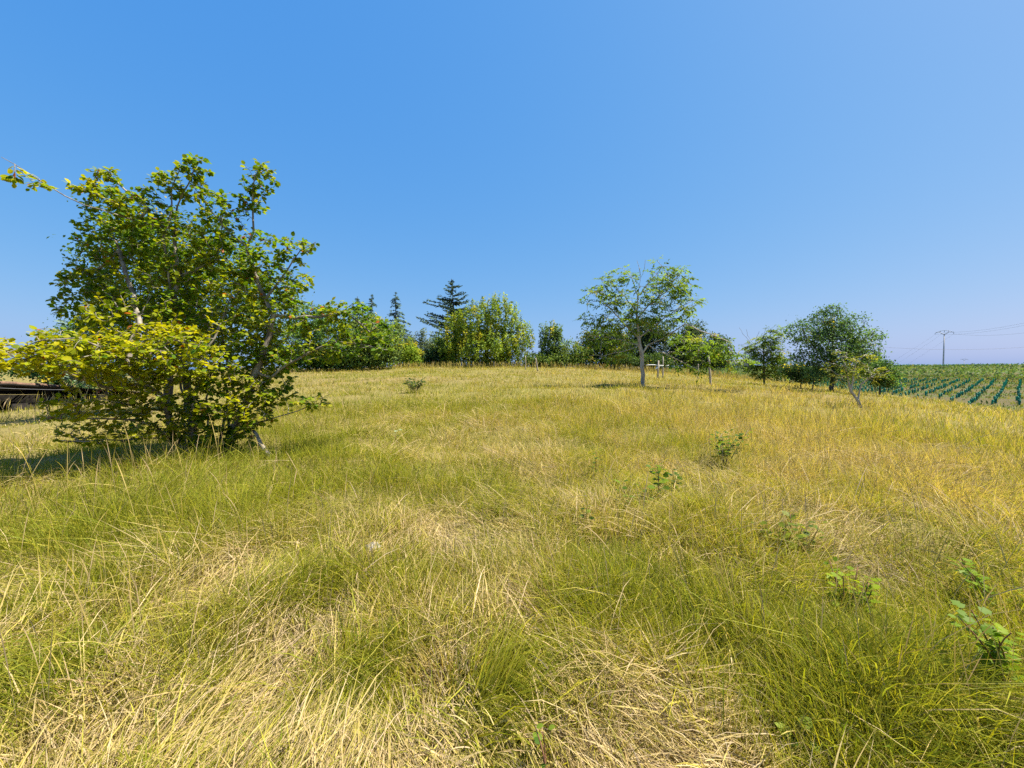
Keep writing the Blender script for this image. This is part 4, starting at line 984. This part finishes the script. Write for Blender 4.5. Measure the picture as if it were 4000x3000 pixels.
def cable(label, a, b, sag, r, group):
    a = np.asarray(a); b = np.asarray(b)
    pts = np.array([a + (b - a) * t - np.array((0, 0, sag * 4 * t * (1 - t))) for t in np.linspace(0, 1, 25)])
    v, f = sweep(pts - a, r, 4, False); o = link('overhead_cable', mesh('overhead_cable', v, f), M['wire']); o.location = a; tag(o, label, 'cable', group)
ends = power_pole('tapered concrete power pole with arched steel head on the far ridge', 2040, 714, 165.0, 0, -.75, sc=.62)
ends2 = power_pole('tiny distant power pole peeking over the ridge right of the big one', 2083, 775, 470.0, 0, -.75, sc=.7)
for e, Yr, nm in zip(ends, (676, 668, 700), ('left', 'middle', 'right')):
    cable('power cable rising right from the %s arm of the concrete pole' % nm, e, P(2330, Yr, 105.0) + np.array((0, 0, 0)), 1.6, .022, 'power cables of the concrete pole')
for e, e2, nm in zip(ends, ((1858, 815), (1880, 815), (1905, 815)), ('left', 'middle', 'right')):
    cable('faint power cable dropping left behind the ridge from the %s arm' % nm, e, P(e2[0], e2[1], 330.0), 1.5, .020, 'power cables of the concrete pole')
d = 92.0; tp = P(1899, 748, d); zb = hz(tp[0], d)
v, f = sweep(np.array([(0, 0, -.2), (0, 0, (tp[2] - zb) * .5), (0, 0, tp[2] - zb)]), (.13, .115, .095), 8)
o = link('telephone_pole', mesh('telephone_pole', v, f, None, True), M['bark']); o.location = (tp[0], d, zb); tag(o, 'thin wooden telephone pole above the right trees', 'telephone pole')
cable('telephone cable stretched right from the thin wooden pole', tp - (0, 0, .1), P(2330, 739, 88.0), 1.1, .017, 'telephone cables')
cable('upper telephone cable running left behind the trees', tp - (0, 0, .1), P(1480, 754, 98.0), .6, .017, 'telephone cables')
cable('lower telephone cable running left behind the trees', tp - (0, 0, 2.2), P(1480, 778, 98.0), .5, .017, 'telephone cables')

# ------------------------------------------------------------------ distant houses
def gable(name, label, X0, X1, Ytop, Yeave, d, roof, along=False, depth=9.0):
    a = P(X0, Yeave, d); b = P(X1, Yeave, d); cx = (a[0] + b[0]) / 2; w = b[0] - a[0]; zb = hz(cx, d) - .6
    ze = a[2] - zb; zt = P((X0 + X1) / 2, Ytop, d)[2] - zb
    root = empty(name, (cx, d, zb)); tag(root, label, 'house')
    hw = w / 2 * .93
    v = np.array([(-hw, 0, 0), (hw, 0, 0), (hw, 0, ze), (0, 0, zt - .12), (-hw, 0, ze), (-hw, depth, 0), (hw, depth, 0), (hw, depth, ze), (0, depth, zt - .12), (-hw, depth, ze)])
    if along: v[3, 0] = hw; v[8, 0] = hw
    me = bpy.data.meshes.new('wall'); me.from_pydata(v.tolist(), [], [(0, 1, 2, 3, 4), (6, 5, 9, 8, 7), (1, 6, 7, 2), (5, 0, 4, 9)]); link('wall', me, M['plaster'], root)
    th = .16
    for sg in (-1, 1):
        ex = sg * w / 2; y0, y1 = -.35, depth + .35
        v = np.array([(0, y0, zt), (0, y1, zt), (ex, y1, ze - .1), (ex, y0, ze - .1)]); v = np.vstack([v, v + (0, 0, th)])
        f = np.array([(0, 1, 2, 3), (4, 7, 6, 5), (0, 4, 5, 1), (1, 5, 6, 2), (2, 6, 7, 3), (3, 7, 4, 0)])
        link('roof', mesh('roof', v, f), M[roof], root)
    for xx in (-hw * .45, hw * .45):
        v, f = box_quads((xx, -.03, ze * .6), (.9, .08, 1.2)); link('window', mesh('window', v, f), M['bark_dark'], root)
    return root
gable('farm_house', 'distant farm house with red tiled gable roof at the vineyard edge', 1566, 1604, 779, 787, 175.0, 'tile')
gable('grey_barn', 'distant grey-roofed barn right of the red-roofed farm house', 1598, 1628, 776, 788, 160.0, 'slate')
gable('brown_outbuilding', 'long low dark red outbuilding left of the red-roofed farm house', 1520, 1562, 781, 787, 185.0, 'tile_old')

# ------------------------------------------------------------------ open shed at the left edge
def shed():
    y0 = 17.5; x1 = P(32, 850, y0)[0]; x0 = x1 - 12.5; zt = P(60, 828, y0)[2]; zg = hz(x1 - 3, y0) - .1
    root = empty('open_shed', ((x0 + x1) / 2, y0, zg)); tag(root, 'dark open-fronted shed with an old tiled roof at the photo left edge', 'shed')
    o = np.array(((x0 + x1) / 2, y0, zg)); hw = (x1 - x0) / 2; H = zt - zg; dep = 7.0; fall = .9
    def bx(n, c, s_, m, rz=0):
        v, f = box_quads(c, s_, rz); return link(n, mesh(n, v, f), M[m], root)
    bx('back_wall', (0, dep, (H - fall) / 2), (2 * hw, .2, H - fall), 'shade_dark'); bx('side_wall', (hw - .1, dep / 2, (H - fall) / 2), (.2, dep, H - fall), 'shade_dark'); bx('side_wall', (-hw + .1, dep / 2, (H - fall) / 2), (.2, dep, H - fall), 'shade_dark')
    bx('floor', (0, dep / 2, .35), (2 * hw - .5, dep - .3, .5), 'shade_dark')
    for xx in (-hw + .3, -hw / 3, hw / 3, hw - .35): bx('post', (xx, 1.6, (H - .4) / 2), (.18, .18, H - .25), 'shade_dark')
    bx('beam', (0, .3, H - .22), (2 * hw, .2, .22), 'shade_dark')
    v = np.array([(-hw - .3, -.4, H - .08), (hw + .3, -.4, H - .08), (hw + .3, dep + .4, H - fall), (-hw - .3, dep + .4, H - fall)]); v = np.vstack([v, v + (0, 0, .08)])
    f = np.array([(0, 3, 2, 1), (4, 5, 6, 7), (0, 1, 5, 4), (1, 2, 6, 5), (2, 3, 7, 6), (3, 0, 4, 7)]); link('roof_deck', mesh('roof_deck', v, f), M['shade_dark'], root)
    # rows of half-round tiles, each column one tile run seen from its end
    k = 7; a = np.linspace(0, pi, k); n = 10
    prof = np.c_[np.cos(a) * .1, np.zeros(k), np.sin(a) * .09]
    v = np.vstack([prof, prof + (0, .62, -.62 * fall / dep + .02)]); i = np.arange(k - 1); f = np.stack([i, i + 1, i + 1 + k, i + k], 1)
    me = mesh('tile', v, f, None, True); me.materials.append(M['tile_old'])
    rg = np.random.default_rng(4)
    for j in range(int((2 * hw + .5) / .21)):
        for r in range(5):
            t = bpy.data.objects.new('tile', me); COL.objects.link(t); t.parent = root
            t.location = (-hw - .2 + j * .21 + rg.normal(0, .01), -.45 + r * .56, H + .015 - r * .56 * (fall - .08) / (dep + .8) + rg.normal(0, .008)); t.rotation_euler = (rg.normal(0, .03), 0, rg.normal(0, .04))
shed()
cable('thin pale cable crossing in front of the open shed', P(-90, 833, 13.0), P(140, 842, 14.5), .03, .008, None)
